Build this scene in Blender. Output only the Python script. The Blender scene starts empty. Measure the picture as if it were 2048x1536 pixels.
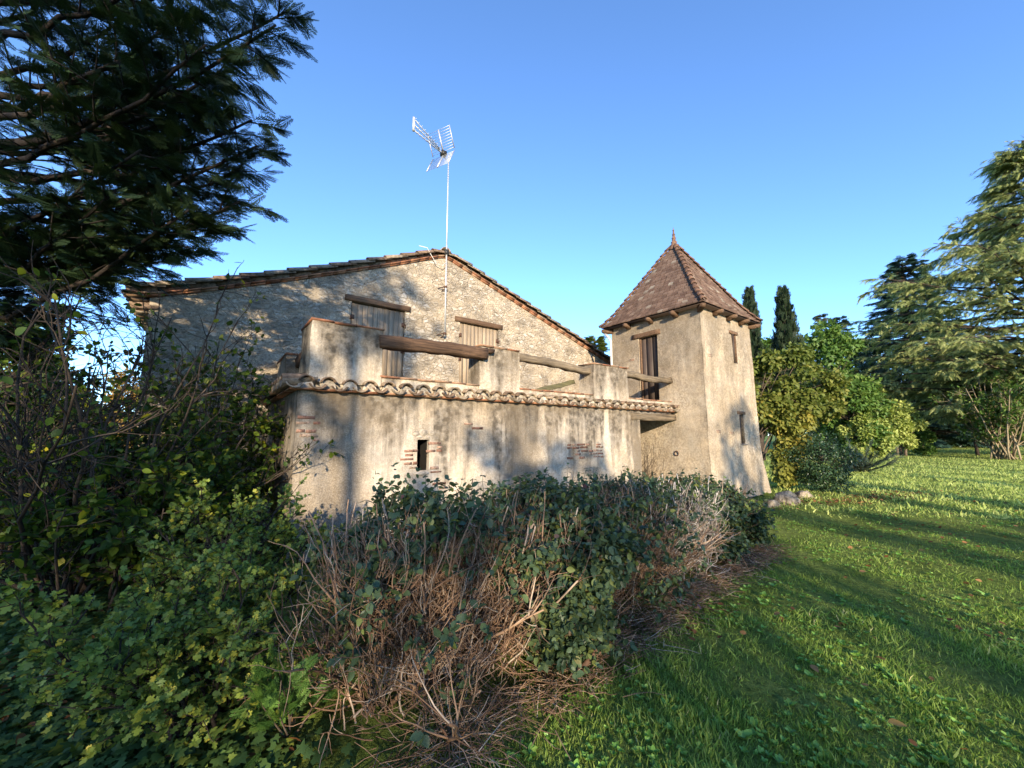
import bpy, math
import numpy as np
from math import radians as R, sin, cos, pi

# ------------------------------------------------------------------ camera, sky, sun, exposure
scene = bpy.context.scene
COL = scene.collection
F_PX, PITCH, YAW, CAM_H = 798.0, math.atan(102 / 798.0), R(53.2), 1.6
cam_data = bpy.data.cameras.new("camera")
cam = bpy.data.objects.new("camera", cam_data)
COL.objects.link(cam)
cam_data.sensor_width = 36.0
cam_data.lens = F_PX / 2048.0 * 36.0
cam_data.clip_start, cam_data.clip_end = 0.05, 3000.0
cam.location = (0, 0, CAM_H)
cam.rotation_euler = (pi / 2 + PITCH, 0, YAW - pi / 2)
scene.camera = cam

SUN_EL, SUN_AZ = R(14.0), R(60.0)            # SUN_AZ: direction the light travels, from +X towards +Y
sun_data = bpy.data.lights.new("sun", 'SUN')
sun_data.energy = 3.0
sun_data.angle = R(0.5)
sun_data.color = (1.0, 0.83, 0.60)
sun = bpy.data.objects.new("sun", sun_data)
COL.objects.link(sun)
sun.rotation_euler = (pi / 2 - SUN_EL, 0, SUN_AZ - pi / 2)
world = bpy.data.worlds.new("World")
scene.world = world
world.use_nodes = True
wn = world.node_tree
sky = wn.nodes.new("ShaderNodeTexSky")
sky.sky_type = 'NISHITA'
sky.sun_disc = False
sky.sun_elevation = SUN_EL
sky.sun_rotation = pi / 2 - (SUN_AZ + pi)    # clockwise from +Y, towards where the sun stands
sky.air_density, sky.dust_density, sky.ozone_density = 0.7, 0.2, 4.2
bg = wn.nodes["Background"]
wn.links.new(sky.outputs[0], bg.inputs[0])
bg.inputs[1].default_value = 0.15
scene.view_settings.view_transform = 'Standard'
scene.view_settings.look = 'None'
scene.view_settings.exposure = 1.85
scene.view_settings.gamma = 1.0
scene.cycles.max_bounces = 5
scene.cycles.diffuse_bounces = 3
scene.cycles.glossy_bounces = 2
scene.cycles.transmission_bounces = 3
scene.cycles.transparent_max_bounces = 4

rng = np.random.default_rng(11)
FH = np.array([cos(YAW), sin(YAW), 0.0])      # horizontal view direction
RT = np.array([sin(YAW), -cos(YAW), 0.0])     # to the right of it
SQ = np.array([sin(SUN_AZ), -cos(SUN_AZ), 0]) # across the sunlight
SP = np.array([cos(SUN_AZ), sin(SUN_AZ), 0])  # along it


def gp(a, b, z=0.0):
    """ground position: a metres ahead of the camera, b to the right"""
    v = FH * a + RT * b
    return np.array([v[0], v[1], z])


def at(px, py, a):
    """point seen at photo position px, py, standing a metres ahead"""
    ty = (768 - py) / F_PX
    d = FH * (cos(PITCH) - sin(PITCH) * ty) + RT * (px - 1024) / F_PX
    t = a / (cos(PITCH) - sin(PITCH) * ty)
    p = d * t
    return np.array([p[0], p[1], CAM_H + t * (sin(PITCH) + cos(PITCH) * ty)])


# ------------------------------------------------------------------ helpers: objects
def nrm(v):
    return v / np.maximum(np.linalg.norm(v, axis=-1, keepdims=True), 1e-9)


def tag(o, label=None, cat=None, group=None, kind=None):
    if label: o["label"] = label
    if cat: o["category"] = cat
    if group: o["group"] = group
    if kind: o["kind"] = kind
    return o


def thing(name, label, cat, loc=(0, 0, 0), group=None):
    o = bpy.data.objects.new(name, None)
    o.empty_display_size = 0.2
    o.location = [float(c) for c in loc]
    COL.objects.link(o)
    return tag(o, label, cat, group)


class B:
    """collects faces; build() links them as one mesh object"""
    def __init__(self):
        self.V, self.F, self.A, self.n = [], [], [], 0

    def add(self, V, F, rnd=None):
        V = np.asarray(V, float).reshape(-1, 3)
        F = np.asarray(F, int)
        if F.ndim == 1: F = F[None]
        if rnd is None: rnd = rng.random()
        a = np.broadcast_to(np.asarray(rnd, float), (len(F),)).copy()
        self.V.append(V); self.F.append(F + self.n); self.A.append(a)
        self.n += len(V)
        return self

    def box(self, lo, hi, rnd=None, jit=0.0):
        x0, y0, z0 = lo; x1, y1, z1 = hi
        V = np.array([(x0, y0, z0), (x1, y0, z0), (x1, y1, z0), (x0, y1, z0), (x0, y0, z1), (x1, y0, z1), (x1, y1, z1), (x0, y1, z1)], float)
        if jit: V += rng.uniform(-jit, jit, V.shape)
        return self.add(V, [(0, 3, 2, 1), (4, 5, 6, 7), (0, 1, 5, 4), (1, 2, 6, 5), (2, 3, 7, 6), (3, 0, 4, 7)], rnd)

    def tubes(self, P, r0, r1, sides=4, rnd=None, cap=True):
        """P: (N,K,3) polylines, radius from r0 to r1"""
        P = np.asarray(P, float)
        if P.ndim == 2: P = P[None]
        N, K, _ = P.shape
        r0 = np.broadcast_to(np.asarray(r0, float), (N,)); r1 = np.broadcast_to(np.asarray(r1, float), (N,))
        T = nrm(np.gradient(P, axis=1))
        ref = np.where(np.abs(T[:, :1, 2:3]) > .8, np.array([1., 0, 0]), np.array([0, 0, 1.]))
        U = nrm(np.cross(T, np.broadcast_to(ref, T.shape)))
        W = np.cross(T, U)
        rad = r0[:, None] + (r1 - r0)[:, None] * np.linspace(0, 1, K)[None]
        ang = np.arange(sides) * 2 * pi / sides
        V = P[:, :, None] + rad[:, :, None, None] * (U[:, :, None] * np.cos(ang)[None, None, :, None] + W[:, :, None] * np.sin(ang)[None, None, :, None])
        i = np.arange(N)[:, None, None] * K * sides; k = np.arange(K - 1)[None, :, None] * sides; s = np.arange(sides)[None, None]
        s2 = (s + 1) % sides
        F = np.stack(np.broadcast_arrays(i + k + s, i + k + s2, i + k + sides + s2, i + k + sides + s), -1).reshape(-1, 4)
        if rnd is None: rnd = rng.random(N)
        rn = np.repeat(np.broadcast_to(np.asarray(rnd, float), (N,)), (K - 1) * sides)
        base = self.n
        self.add(V, F, rn)
        if cap:
            for kk, rev in ((0, True), (K - 1, False)):
                C = np.arange(N)[:, None] * K * sides + kk * sides + np.arange(sides)[None]
                if rev: C = C[:, ::-1]
                self.F.append(C + base); self.A.append(np.broadcast_to(np.asarray(rnd, float), (N,)).copy())
        return self

    def lathe(self, prof, c, sides=12, rnd=None):
        prof = np.array(prof, float); K = len(prof)
        ang = np.arange(sides) * 2 * pi / sides
        V = np.stack([c[0] + prof[:, :1] * np.cos(ang), c[1] + prof[:, :1] * np.sin(ang), c[2] + prof[:, 1:2] + 0 * ang], -1)
        k = np.arange(K - 1)[:, None] * sides; s = np.arange(sides)[None]; s2 = (s + 1) % sides
        return self.add(V, np.stack([k + s, k + s2, k + sides + s2, k + sides + s], -1).reshape(-1, 4), rnd)

    def scatter(self, tv, tf, P, D, N, S, rnd=None):
        """copies of a small template: y axis along D, z axis towards N, size S"""
        P = np.asarray(P, float); n = len(P)
        if n == 0: return self
        D = nrm(np.asarray(D, float))
        X = nrm(np.cross(D, N)); Z = np.cross(X, D)
        S = np.broadcast_to(np.asarray(S, float), (n,))
        V = P[:, None] + S[:, None, None] * (tv[None, :, :1] * X[:, None] + tv[None, :, 1:2] * D[:, None] + tv[None, :, 2:3] * Z[:, None])
        Fx = (np.arange(n)[:, None, None] * len(tv) + tf[None]).reshape(-1, tf.shape[1])
        if rnd is None: rnd = rng.random(n)
        return self.add(V, Fx, np.repeat(rnd, len(tf)))

    def build(self, name, mat, parent=None, smooth=False):
        me = bpy.data.meshes.new(name)
        V = np.concatenate(self.V).astype(np.float32)
        loops = np.concatenate([f.ravel() for f in self.F]).astype(np.int32)
        tot = np.concatenate([np.full(len(f), f.shape[1]) for f in self.F]).astype(np.int32)
        start = np.concatenate([[0], np.cumsum(tot)[:-1]]).astype(np.int32)
        me.vertices.add(len(V)); me.vertices.foreach_set("co", V.ravel())
        me.loops.add(len(loops)); me.loops.foreach_set("vertex_index", loops)
        me.polygons.add(len(tot)); me.polygons.foreach_set("loop_start", start); me.polygons.foreach_set("loop_total", tot)
        at_ = me.attributes.new("rnd", 'FLOAT', 'FACE')
        at_.data.foreach_set("value", np.concatenate(self.A).astype(np.float32))
        me.update(calc_edges=True)
        if smooth:
            me.polygons.foreach_set("use_smooth", np.ones(len(tot), bool))
        me.materials.append(mat)
        o = bpy.data.objects.new(name, me)
        COL.objects.link(o)
        if parent is not None:
            o.parent = parent
            o.location = [-c for c in parent.location] if parent.type == 'EMPTY' else (0, 0, 0)
        return o


# ------------------------------------------------------------------ helpers: materials
def new_mat(name):
    m = bpy.data.materials.new(name); m.use_nodes = True
    nt = m.node_tree
    return m, nt, nt.nodes["Principled BSDF"]


class NT:
    def __init__(self, nt):
        self.nt = nt
        self.co = nt.nodes.new("ShaderNodeTexCoord").outputs["Object"]

    def n(self, kind, **kw):
        nd = self.nt.nodes.new(kind)
        for k, v in kw.items(): setattr(nd, k, v)
        return nd

    def link(self, a, b): self.nt.links.new(a, b)

    def mapped(self, scale, vec=None, loc=(0, 0, 0)):
        m = self.n("ShaderNodeMapping"); self.link(vec or self.co, m.inputs[0])
        m.inputs["Scale"].default_value = scale; m.inputs["Location"].default_value = loc
        return m.outputs[0]

    def noise(self, scale, detail=4, rough=.6, vec=None, dist=0.0):
        t = self.n("ShaderNodeTexNoise"); self.link(vec or self.co, t.inputs["Vector"])
        t.inputs["Scale"].default_value = scale; t.inputs["Detail"].default_value = detail
        t.inputs["Roughness"].default_value = rough; t.inputs["Distortion"].default_value = dist
        return t.outputs["Fac"]

    def ramp(self, fac, stops, interp='LINEAR'):
        r = self.n("ShaderNodeValToRGB"); r.color_ramp.interpolation = interp
        el = r.color_ramp.elements
        while len(el) < len(stops): el.new(.5)
        for e, (p, c) in zip(el, stops):
            e.position = p
            e.color = (c, c, c, 1) if not isinstance(c, (tuple, list)) else (*c, 1)
        self.link(fac, r.inputs[0])
        return r.outputs[0]

    def mix(self, fac, a, b, mode='MIX'):
        m = self.n("ShaderNodeMix", data_type='RGBA', blend_type=mode)
        for v, i in ((fac, 0), (a, 6), (b, 7)):
            if hasattr(v, "is_linked"): self.link(v, m.inputs[i])
            else: m.inputs[i].default_value = v if i == 0 else ((v, v, v, 1) if not isinstance(v, (tuple, list)) else (*v, 1))
        return m.outputs[2]

    def math(self, op, a, b=0.5, c=None):
        m = self.n("ShaderNodeMath", operation=op)
        for i, v in enumerate((a, b, c)):
            if v is None: continue
            if hasattr(v, "is_linked"): self.link(v, m.inputs[i])
            else: m.inputs[i].default_value = v
        return m.outputs[0]

    def bump(self, h, strength, dist, prev=None):
        b = self.n("ShaderNodeBump"); self.link(h, b.inputs["Height"])
        b.inputs["Strength"].default_value = strength; b.inputs["Distance"].default_value = dist
        if prev is not None: self.link(prev, b.inputs["Normal"])
        return b.outputs[0]

    def sep(self):
        s = self.n("ShaderNodeSeparateXYZ"); self.link(self.co, s.inputs[0])
        return s.outputs


def leaf_mat(name, stops, transl=.3, rough=.5, spec=.25):
    m, nt, bs = new_mat(name); g = NT(nt)
    a = g.n("ShaderNodeAttribute"); a.attribute_name = "rnd"
    c = g.ramp(a.outputs["Fac"], stops)
    g.link(c, bs.inputs["Base Color"])
    bs.inputs["Roughness"].default_value = rough; bs.inputs["Specular IOR Level"].default_value = spec
    tr = g.n("ShaderNodeBsdfTranslucent"); g.link(g.mix(1.0, c, (1.1, 1.15, .6), 'MULTIPLY'), tr.inputs[0])
    mx = g.n("ShaderNodeMixShader"); mx.inputs[0].default_value = transl
    g.link(bs.outputs[0], mx.inputs[1]); g.link(tr.outputs[0], mx.inputs[2])
    g.link(mx.outputs[0], nt.nodes["Material Output"].inputs[0])
    return m


def rnd_mat(name, stops, rough=.85, bump=None, var=.25, vscale=12):
    """colour per piece, with a little mottling"""
    m, nt, bs = new_mat(name); g = NT(nt)
    a = g.n("ShaderNodeAttribute"); a.attribute_name = "rnd"
    c = g.ramp(a.outputs["Fac"], stops)
    nz = g.noise(vscale, 5, .65)
    c = g.mix(1.0, c, g.ramp(nz, [(.3, 1 - var * 1.6), (.7, 1 + var * .6)]), 'MULTIPLY')
    g.link(c, bs.inputs["Base Color"]); bs.inputs["Roughness"].default_value = rough
    bs.inputs["Specular IOR Level"].default_value = .25
    if bump: g.link(g.bump(g.noise(bump[0], 5, .65), bump[1], bump[2]), bs.inputs["Normal"])
    return m


def wood_mat(name, dark, light, axis=2, rough=.8, scale=7.0, crack=.6):
    m, nt, bs = new_mat(name); g = NT(nt)
    a = g.n("ShaderNodeAttribute"); a.attribute_name = "rnd"
    sc = [scale * 4] * 3; sc[axis] = scale * .18
    v = g.mapped(sc)
    n1 = g.noise(1.0, 6, .65, v, .4)
    c = g.ramp(n1, [(.3, dark), (.7, light)])
    c = g.mix(1.0, c, g.ramp(a.outputs["Fac"], [(0, .72), (1, 1.22)]), 'MULTIPLY')
    c = g.mix(g.ramp(g.noise(1.4, 4), [(.4, 0.0), (.7, .45)]), c, tuple(x * .7 for x in dark))
    g.link(c, bs.inputs["Base Color"]); bs.inputs["Roughness"].default_value = rough
    bs.inputs["Specular IOR Level"].default_value = .2
    g.link(g.bump(n1, crack, .012), bs.inputs["Normal"])
    return m


def stucco_mat(name, base, pale, grey, dark, streak_z=None, streak_amt=.95, streak_top=2.2, strip=None, rough_amt=1.0, grime=.5):
    m, nt, bs = new_mat(name); g = NT(nt)
    big = g.noise(.55, 5, .6); med = g.noise(2.3, 6, .68); fine = g.noise(48, 6, .78); grain = g.noise(95, 3, .7)
    c = g.mix(g.ramp(big, [(.35, 0.0), (.65, 1.0)]), base, pale)
    c = g.mix(g.ramp(med, [(.5 - .1 * grime, 0.0), (.74, .85)]), c, grey)
    sp = g.math('MULTIPLY', g.ramp(fine, [(.46, 0.0), (.72, .75)]), g.ramp(g.noise(1.3, 5, .6, g.mapped((1, 1, .8), loc=(3, 8, 1))), [(.38, .12), (.66, .9)]))
    c = g.mix(sp, c, dark)
    c = g.mix(g.ramp(grain, [(.52, 0.0), (.8, .35)]), c, tuple(min(1, x * 1.35) for x in pale))
    # damp runs below the coping
    if streak_z:
        st = g.noise(1.0, 5, .6, g.mapped((3.6, 3.6, .32)))
        z = g.sep()[2]
        fade = g.math('SUBTRACT', 1.0, g.math('DIVIDE', g.math('SUBTRACT', streak_top, z), streak_z))
        k = g.math('ADD', st, g.math('MULTIPLY', g.math('MAXIMUM', fade, -.2), .28))
        k = g.ramp(k, [(.55, 0.0), (.72, streak_amt)])
        k = g.math('MULTIPLY', k, g.ramp(g.noise(9, 4), [(.3, .35), (.6, 1.0)]))
        c = g.mix(k, c, tuple(x * .75 for x in dark))
    if strip:
        x = g.sep()[0]
        wob = g.math('MULTIPLY', g.math('SUBTRACT', g.noise(2.2, 5, .7, g.mapped((1, 1, .7))), .5), .9)
        xx = g.math('ADD', x, wob)
        for (c0, w, amt) in strip:
            dd = g.math('DIVIDE', g.math('ABSOLUTE', g.math('SUBTRACT', xx, c0)), w)
            k = g.math('MULTIPLY', g.ramp(dd, [(.55, 1.0), (1.0, 0.0)]), g.ramp(fine, [(.32, .6 * amt), (.6, amt)]))
            c = g.mix(k, c, tuple(v * .8 for v in dark))
    g.link(c, bs.inputs["Base Color"])
    bs.inputs["Roughness"].default_value = .95; bs.inputs["Specular IOR Level"].default_value = .12
    mg = g.noise(21, 4, .7); mk = .8 if rough_amt > 1 else .42
    c = g.mix(g.math('MULTIPLY', g.ramp(mg, [(.42, 0.0), (.60, mk)]), g.ramp(g.noise(.8, 6, .7, g.mapped((1, 1, .8), loc=(9, 3, 6))), [(.36, .25), (.6, 1.0)])), c, (.20, .155, .105))
    g.link(c, bs.inputs['Base Color'])
    if grime > 1:
        k = g.ramp(g.noise(1.05, 6, .72, g.mapped((1, 1, .75), loc=(2, 1, 4))), [(.42, 0.0), (.6, .9)])
        c = g.mix(g.math('MULTIPLY', k, g.ramp(fine, [(.34, .12), (.58, .8)])), c, (.15, .115, .075))
        g.link(c, bs.inputs['Base Color'])
    b = g.bump(fine, .55 * rough_amt, .03)
    b = g.bump(grain, .5 * rough_amt, .012, b)
    b = g.bump(med, .35, .06, b)
    g.link(b, bs.inputs["Normal"])
    return m


def rubble_mat(name):
    m, nt, bs = new_mat(name); g = NT(nt)
    warp = g.n("ShaderNodeTexNoise"); g.link(g.co, warp.inputs["Vector"])
    warp.inputs["Scale"].default_value = 4.6; warp.inputs["Detail"].default_value = 5
    vm = g.n("ShaderNodeVectorMath", operation='MULTIPLY_ADD')
    g.link(warp.outputs["Color"], vm.inputs[0]); vm.inputs[1].default_value = (.2, .2, .2); g.link(g.co, vm.inputs[2])
    v = g.mapped((6.8, 6.8, 12.5), vm.outputs[0])
    e = g.n("ShaderNodeTexVoronoi", feature='DISTANCE_TO_EDGE'); g.link(v, e.inputs["Vector"]); e.inputs["Scale"].default_value = 1.0
    f = g.n("ShaderNodeTexVoronoi", feature='F1'); g.link(v, f.inputs["Vector"]); f.inputs["Scale"].default_value = 1.0
    sepc = g.n("ShaderNodeSeparateColor"); g.link(f.outputs["Color"], sepc.inputs[0])
    fine = g.noise(26, 6, .72); med = g.noise(2.1, 5, .65)
    stone = g.ramp(sepc.outputs[0], [(0, (.24, .20, .15)), (.35, (.40, .345, .27)), (.75, (.52, .46, .375)), (1, (.64, .59, .51))])
    stone = g.mix(1.0, stone, g.ramp(fine, [(.3, .55), (.7, 1.25)]), 'MULTIPLY')
    mort = g.mix(g.ramp(fine, [(.35, 0.0), (.65, 1.0)]), (.27, .215, .15), (.56, .465, .335))
    edge = g.math('ADD', e.outputs["Distance"], g.math('MULTIPLY', g.math('SUBTRACT', fine, .5), .16))
    k = g.ramp(edge, [(.0, 0.0), (.17, 1.0)])
    # mortar smeared over part of the stones
    smear = g.ramp(g.noise(3.1, 5, .6, g.mapped((1, 1, 1.3), loc=(5, 2, 7))), [(.40, .95), (.60, .34)])
    k2 = g.math('MULTIPLY', k, smear)
    c = g.mix(k2, mort, stone)
    c = g.mix(g.math('MULTIPLY', g.ramp(med, [(.46, 0.0), (.68, .75)]), g.ramp(fine, [(.4, .3), (.62, 1.0)])), c, (.10, .092, .08))
    g.link(c, bs.inputs["Base Color"])
    bs.inputs["Roughness"].default_value = .95; bs.inputs["Specular IOR Level"].default_value = .1
    h = g.math('ADD', g.math('MULTIPLY', k2, .6), g.math('MULTIPLY', sepc.outputs[1], .25))
    h = g.math('ADD', h, g.math('MULTIPLY', fine, .7))
    b = g.bump(h, 1.0, .045)
    b = g.bump(g.noise(70, 4, .7), .5, .015, b)
    g.link(b, bs.inputs["Normal"])
    return m


M_RUBBLE = rubble_mat("rubble_stone")
M_STUCCO = stucco_mat("terrace_render", (.54, .43, .295), (.64, .555, .44), (.49, .46, .41), (.075, .066, .055), streak_z=1.5, streak_top=2.25, grime=1.15,
                      strip=[(4.62, .5, .8), (7.95, .22, .8), (1.1, .9, .5), (6.2, .5, .3)])
M_PIER = stucco_mat("pier_render", (.56, .46, .325), (.66, .57, .45), (.46, .43, .38), (.055, .05, .043), streak_z=1.1, streak_top=3.25, grime=1.2)
M_TOWER = stucco_mat("tower_render", (.53, .415, .28), (.60, .495, .355), (.44, .395, .33), (.13, .105, .075), rough_amt=1.3, grime=1.3, streak_z=2.6, streak_top=4.6, streak_amt=.45)
M_SHUT = wood_mat("grey_shutter_wood", (0.203, 0.155, 0.108), (0.405, 0.317, 0.216), 2)
M_BEAM = wood_mat("old_brown_beam", (.022, .014, .010), (.15, .088, .052), 0, crack=1.0, scale=9.0)
M_GREYBEAM = wood_mat("weathered_grey_beam", (.05, .04, .03), (.26, .20, .13), 0, crack=1.0)
M_LINTEL = wood_mat("lintel_wood", (.06, .036, .022), (.20, .12, .07), 0)
M_DOOR = wood_mat("dark_door_wood", (.045, .033, .026), (.095, .07, .055), 2, rough=.55)
M_TILE = rnd_mat("canal_tile", [(0, (.13, .09, .062)), (.35, (.24, .165, .11)), (.65, (.31, .25, .18)), (1, (.15, .125, .095))], bump=(30, .5, .01), var=.5, vscale=14)
M_TILE_RED = rnd_mat("red_tile", [(0, (.24, .105, .06)), (.6, (.34, .165, .09)), (1, (.30, .20, .13))], bump=(40, .4, .006), var=.35, vscale=9)
M_MORTAR = rnd_mat("lime_mortar", [(0, (.34, .29, .22)), (1, (.50, .44, .36))], bump=(30, .8, .02), var=.45, vscale=11)
M_BRICK = rnd_mat("old_brick", [(0, (.19, .095, .062)), (.5, (.28, .15, .105)), (1, (.40, .29, .21))], bump=(50, .8, .01), var=.5, vscale=25)
M_ROOFTILE = rnd_mat("flat_roof_tile", [(0, (.115, .070, .050)), (.5, (.15, .095, .068)), (.92, (.18, .12, .087)), (1, (.27, .23, .18))], bump=(35, .5, .008), var=.28, vscale=4)
M_HIP = rnd_mat("hip_tile", [(0, (.12, .068, .045)), (1, (.20, .115, .075))], bump=(30, .5, .01), var=.5, vscale=9)
M_DARK = rnd_mat("dark_soffit_wood", [(0, (.04, .027, .02)), (1, (.06, .04, .03))])
M_BLACK = rnd_mat("interior_shade_black", [(0, (.012, .011, .010)), (1, (.02, .018, .016))])
M_CONCRETE = rnd_mat("slab_concrete", [(0, (.16, .14, .12)), (1, (.22, .2, .17))], bump=(20, .5, .02))


def metal(name, col, rough=.4, met=.9):
    m, nt, bs = new_mat(name); g = NT(nt)
    g.link(g.ramp(g.noise(20, 4), [(.3, tuple(c * .8 for c in col)), (.7, col)]), bs.inputs["Base Color"])
    bs.inputs["Metallic"].default_value = met; bs.inputs["Roughness"].default_value = rough
    return m


M_ALU = metal("aluminium", (.50, .50, .51), .5, .6)
M_GALV = metal("galvanised_steel", (.62, .62, .60), .5, .5)
M_IRON = metal("rusty_iron", (.10, .05, .03), .7, .3)
M_PLASTIC = rnd_mat("black_plastic", [(0, (.02, .02, .02)), (1, (.04, .04, .04))], rough=.4)
M_CABLE = rnd_mat("white_cable", [(0, (.6, .58, .54)), (1, (.7, .68, .64))], rough=.5)


# ------------------------------------------------------------------ setting: the lawn
def lawn_h(x, y):
    r = np.hypot(x, y)
    return (.018 * np.sin(1.7 * x + .6 * y) + .014 * np.sin(2.9 * y - .8 * x) + .01 * np.sin(4.3 * x)) * np.clip(1.6 - r / 25, .0, 1) - .01


def lawn_mat():
    m, nt, bs = new_mat("grass_ground"); g = NT(nt)
    n0 = g.noise(.16, 4); n1 = g.noise(1.1, 5, .65); n2 = g.noise(14, 5, .75); n3 = g.noise(60, 3, .7)
    c = g.mix(g.ramp(n1, [(.35, 0.0), (.65, 1.0)]), (.15, .22, .04), (.27, .33, .08))
    c = g.mix(g.ramp(n0, [(.45, 0.0), (.62, .5)]), c, (.19, .21, .055))
    c = g.mix(g.ramp(n2, [(.45, 0.0), (.7, .8)]), c, (.045, .08, .018))
    c = g.mix(g.ramp(n3, [(.6, 0.0), (.75, .5)]), c, (.16, .15, .06))
    g.link(c, bs.inputs["Base Color"]); bs.inputs["Roughness"].default_value = .95
    bs.inputs["Specular IOR Level"].default_value = .05
    b = g.bump(n3, .8, .04); b = g.bump(n2, 1.0, .09, b); g.link(b, bs.inputs["Normal"])
    return m


t = np.linspace(-1, 1, 141)
ax = np.sinh(t * 5.2) / np.sinh(5.2) * 900
gx, gy = np.meshgrid(ax + 4, ax + 2, indexing='ij')
gz = lawn_h(gx, gy)
n = len(ax)
ii = (np.arange(n - 1)[:, None] * n + np.arange(n - 1)[None]).ravel()
lawn = B().add(np.stack([gx, gy, gz], -1), np.stack([ii, ii + n, ii + n + 1, ii + 1], -1)).build("lawn", lawn_mat(), smooth=True)
tag(lawn, "green lawn running from the foreground past the tower to the trees", "lawn", kind="structure")

# ================================================================== BUILDINGS
def cell_wall(b, us, vs, holes, fmap, rnd=.5):
    """grid wall; cells whose centre lies in a hole are left open"""
    us, vs = sorted(set(us)), sorted(set(vs))
    for u0, u1 in zip(us, us[1:]):
        for v0, v1 in zip(vs, vs[1:]):
            uc, vc = (u0 + u1) / 2, (v0 + v1) / 2
            if any(h[0] < uc < h[1] and h[2] < vc < h[3] for h in holes): continue
            b.add([fmap(u0, v0), fmap(u1, v0), fmap(u1, v1), fmap(u0, v1)], [(0, 1, 2, 3)], rnd)


def jambs(b, hole, fmap, fin, rnd=.5, sides="lrtb"):
    u0, u1, v0, v1 = hole
    seg = {"l": ((u0, v0), (u0, v1)), "r": ((u1, v1), (u1, v0)), "t": ((u0, v1), (u1, v1)), "b": ((u1, v0), (u0, v0))}
    for s in sides:
        (ua, va), (ub, vb) = seg[s]
        b.add([fmap(ua, va), fmap(ub, vb), fin(ub, vb), fin(ua, va)], [(0, 1, 2, 3)], rnd)


def arc_tile(b, c, along, up, r0, r1, L, thick=.014, half=pi, lift=0., rnd=None, seg=9, convex=True):
    """half-round tile: axis from c along `along`, r0 at the start, r1 at the end"""
    along = nrm(np.array(along, float)); up = nrm(np.array(up, float))
    side = np.cross(along, up)
    sgn = 1 if convex else -1
    th = np.linspace(-half / 2, half / 2, seg)
    V = []
    for s, r, l in ((0, r0, lift), (L, r1, 0)):
        for rr in (r, r - thick):
            for a in th:
                V.append(np.array(c) + along * s + side * rr * np.sin(a) + up * (sgn * rr * np.cos(a) + l))
    n_ = seg; F = []
    for i in range(n_ - 1):
        o0, i0, o1, i1 = i, n_ + i, 2 * n_ + i, 3 * n_ + i
        F += [(o0, o0 + 1, o1 + 1, o1), (i0 + 1, i0, i1, i1 + 1), (o0 + 1, o0, i0, i0 + 1), (o1, o1 + 1, i1 + 1, i1)]
    F += [(0, 2 * n_, 3 * n_, n_), (n_ - 1, 2 * n_ - 1, 4 * n_ - 1, 3 * n_ - 1)]
    b.add(V, F, rnd)


def rough_beam(b, p0, p1, w, h, segs=14, wob=.012, rnd=.5, sag=0.0, chamfer=.25, taper=1.0):
    """hand-hewn beam with an uneven, chamfered section"""
    p0, p1 = np.array(p0, float), np.array(p1, float)
    ax_ = nrm(p1 - p0); side = nrm(np.cross(ax_, [0, 0, 1.])); up = np.cross(side, ax_)
    pr = np.array([(-1, -1 + chamfer), (-1 + chamfer, -1), (1 - chamfer, -1), (1, -1 + chamfer), (1, 1 - chamfer), (1 - chamfer, 1), (-1 + chamfer, 1), (-1, 1 - chamfer)])
    V = []; cx = np.cumsum(rng.normal(0, wob * .6, segs)); cx -= np.linspace(cx[0], cx[-1], segs)
    for k in range(segs):
        t_ = k / (segs - 1)
        c = p0 + (p1 - p0) * t_ + up * (cx[k] - sag * 4 * t_ * (1 - t_)) + side * rng.normal(0, wob * .4)
        f = 1 + (taper - 1) * t_
        for (a, bb) in pr:
            V.append(c + side * a * w / 2 * f + up * bb * h / 2 * f + rng.normal(0, wob * .5, 3))
    m_ = len(pr); F = []
    for k in range(segs - 1):
        for i in range(m_):
            j = (i + 1) % m_
            F.append((k * m_ + i, k * m_ + j, (k + 1) * m_ + j, (k + 1) * m_ + i))
    b.add(V, F, rnd)
    b.F.append(np.array([list(range(m_))[::-1]]) + b.n - len(V)); b.A.append(np.array([rnd]))
    b.F.append(np.array([list(range((segs - 1) * m_, segs * m_))]) + b.n - len(V)); b.A.append(np.array([rnd]))


# ---------------------------------------------------------------- farmhouse
GY = 9.2
house = thing("farmhouse", "old stone farmhouse with a wide rubble gable and low tiled roof", "house", (4.6, GY, 0))
XL, XA, XR, ZL, ZA, ZR = -1.04, 4.62, 11.3, 3.98, 6.30, 4.08


def gtop(x):
    if x < XA:
        t_ = (x - XL) / (XA - XL)
        return ZL + (ZA - ZL) * (t_ * .86 + .14 * t_ ** 1.7)
    return ZA + (ZR - ZA) * (x - XA) / (XR - XA)


W_OPEN = [(2.33, 3.60, 2.42, 4.62), (5.13, 6.40, 2.42, 4.62)]
b = B()
xs = sorted(set(list(np.linspace(XL, XA, 13)) + list(np.linspace(XA, XR, 13)) + [w for o in W_OPEN for w in o[:2]]))
for x0, x1 in zip(xs, xs[1:]):
    xc = (x0 + x1) / 2
    hole = next((o for o in W_OPEN if o[0] < xc < o[1]), None)
    bands = [(0, None)] if hole is None else [(0, hole[2]), (hole[3], None)]
    for z0, z1 in bands:
        b.add([(x0, GY, z0), (x1, GY, z0), (x1, GY, z1 if z1 else gtop(x1)), (x0, GY, z1 if z1 else gtop(x0))], [(0, 1, 2, 3)], .5)
for o in W_OPEN:
    jambs(b, o, lambda u, v: (u, GY, v), lambda u, v: (u, GY + .22, v))
for xw in (XL, XR):
    b.add([(xw, GY, 0), (xw, GY + 12, 0), (xw, GY + 12, gtop(xw)), (xw, GY, gtop(xw))], [(0, 1, 2, 3)], .5)
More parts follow.
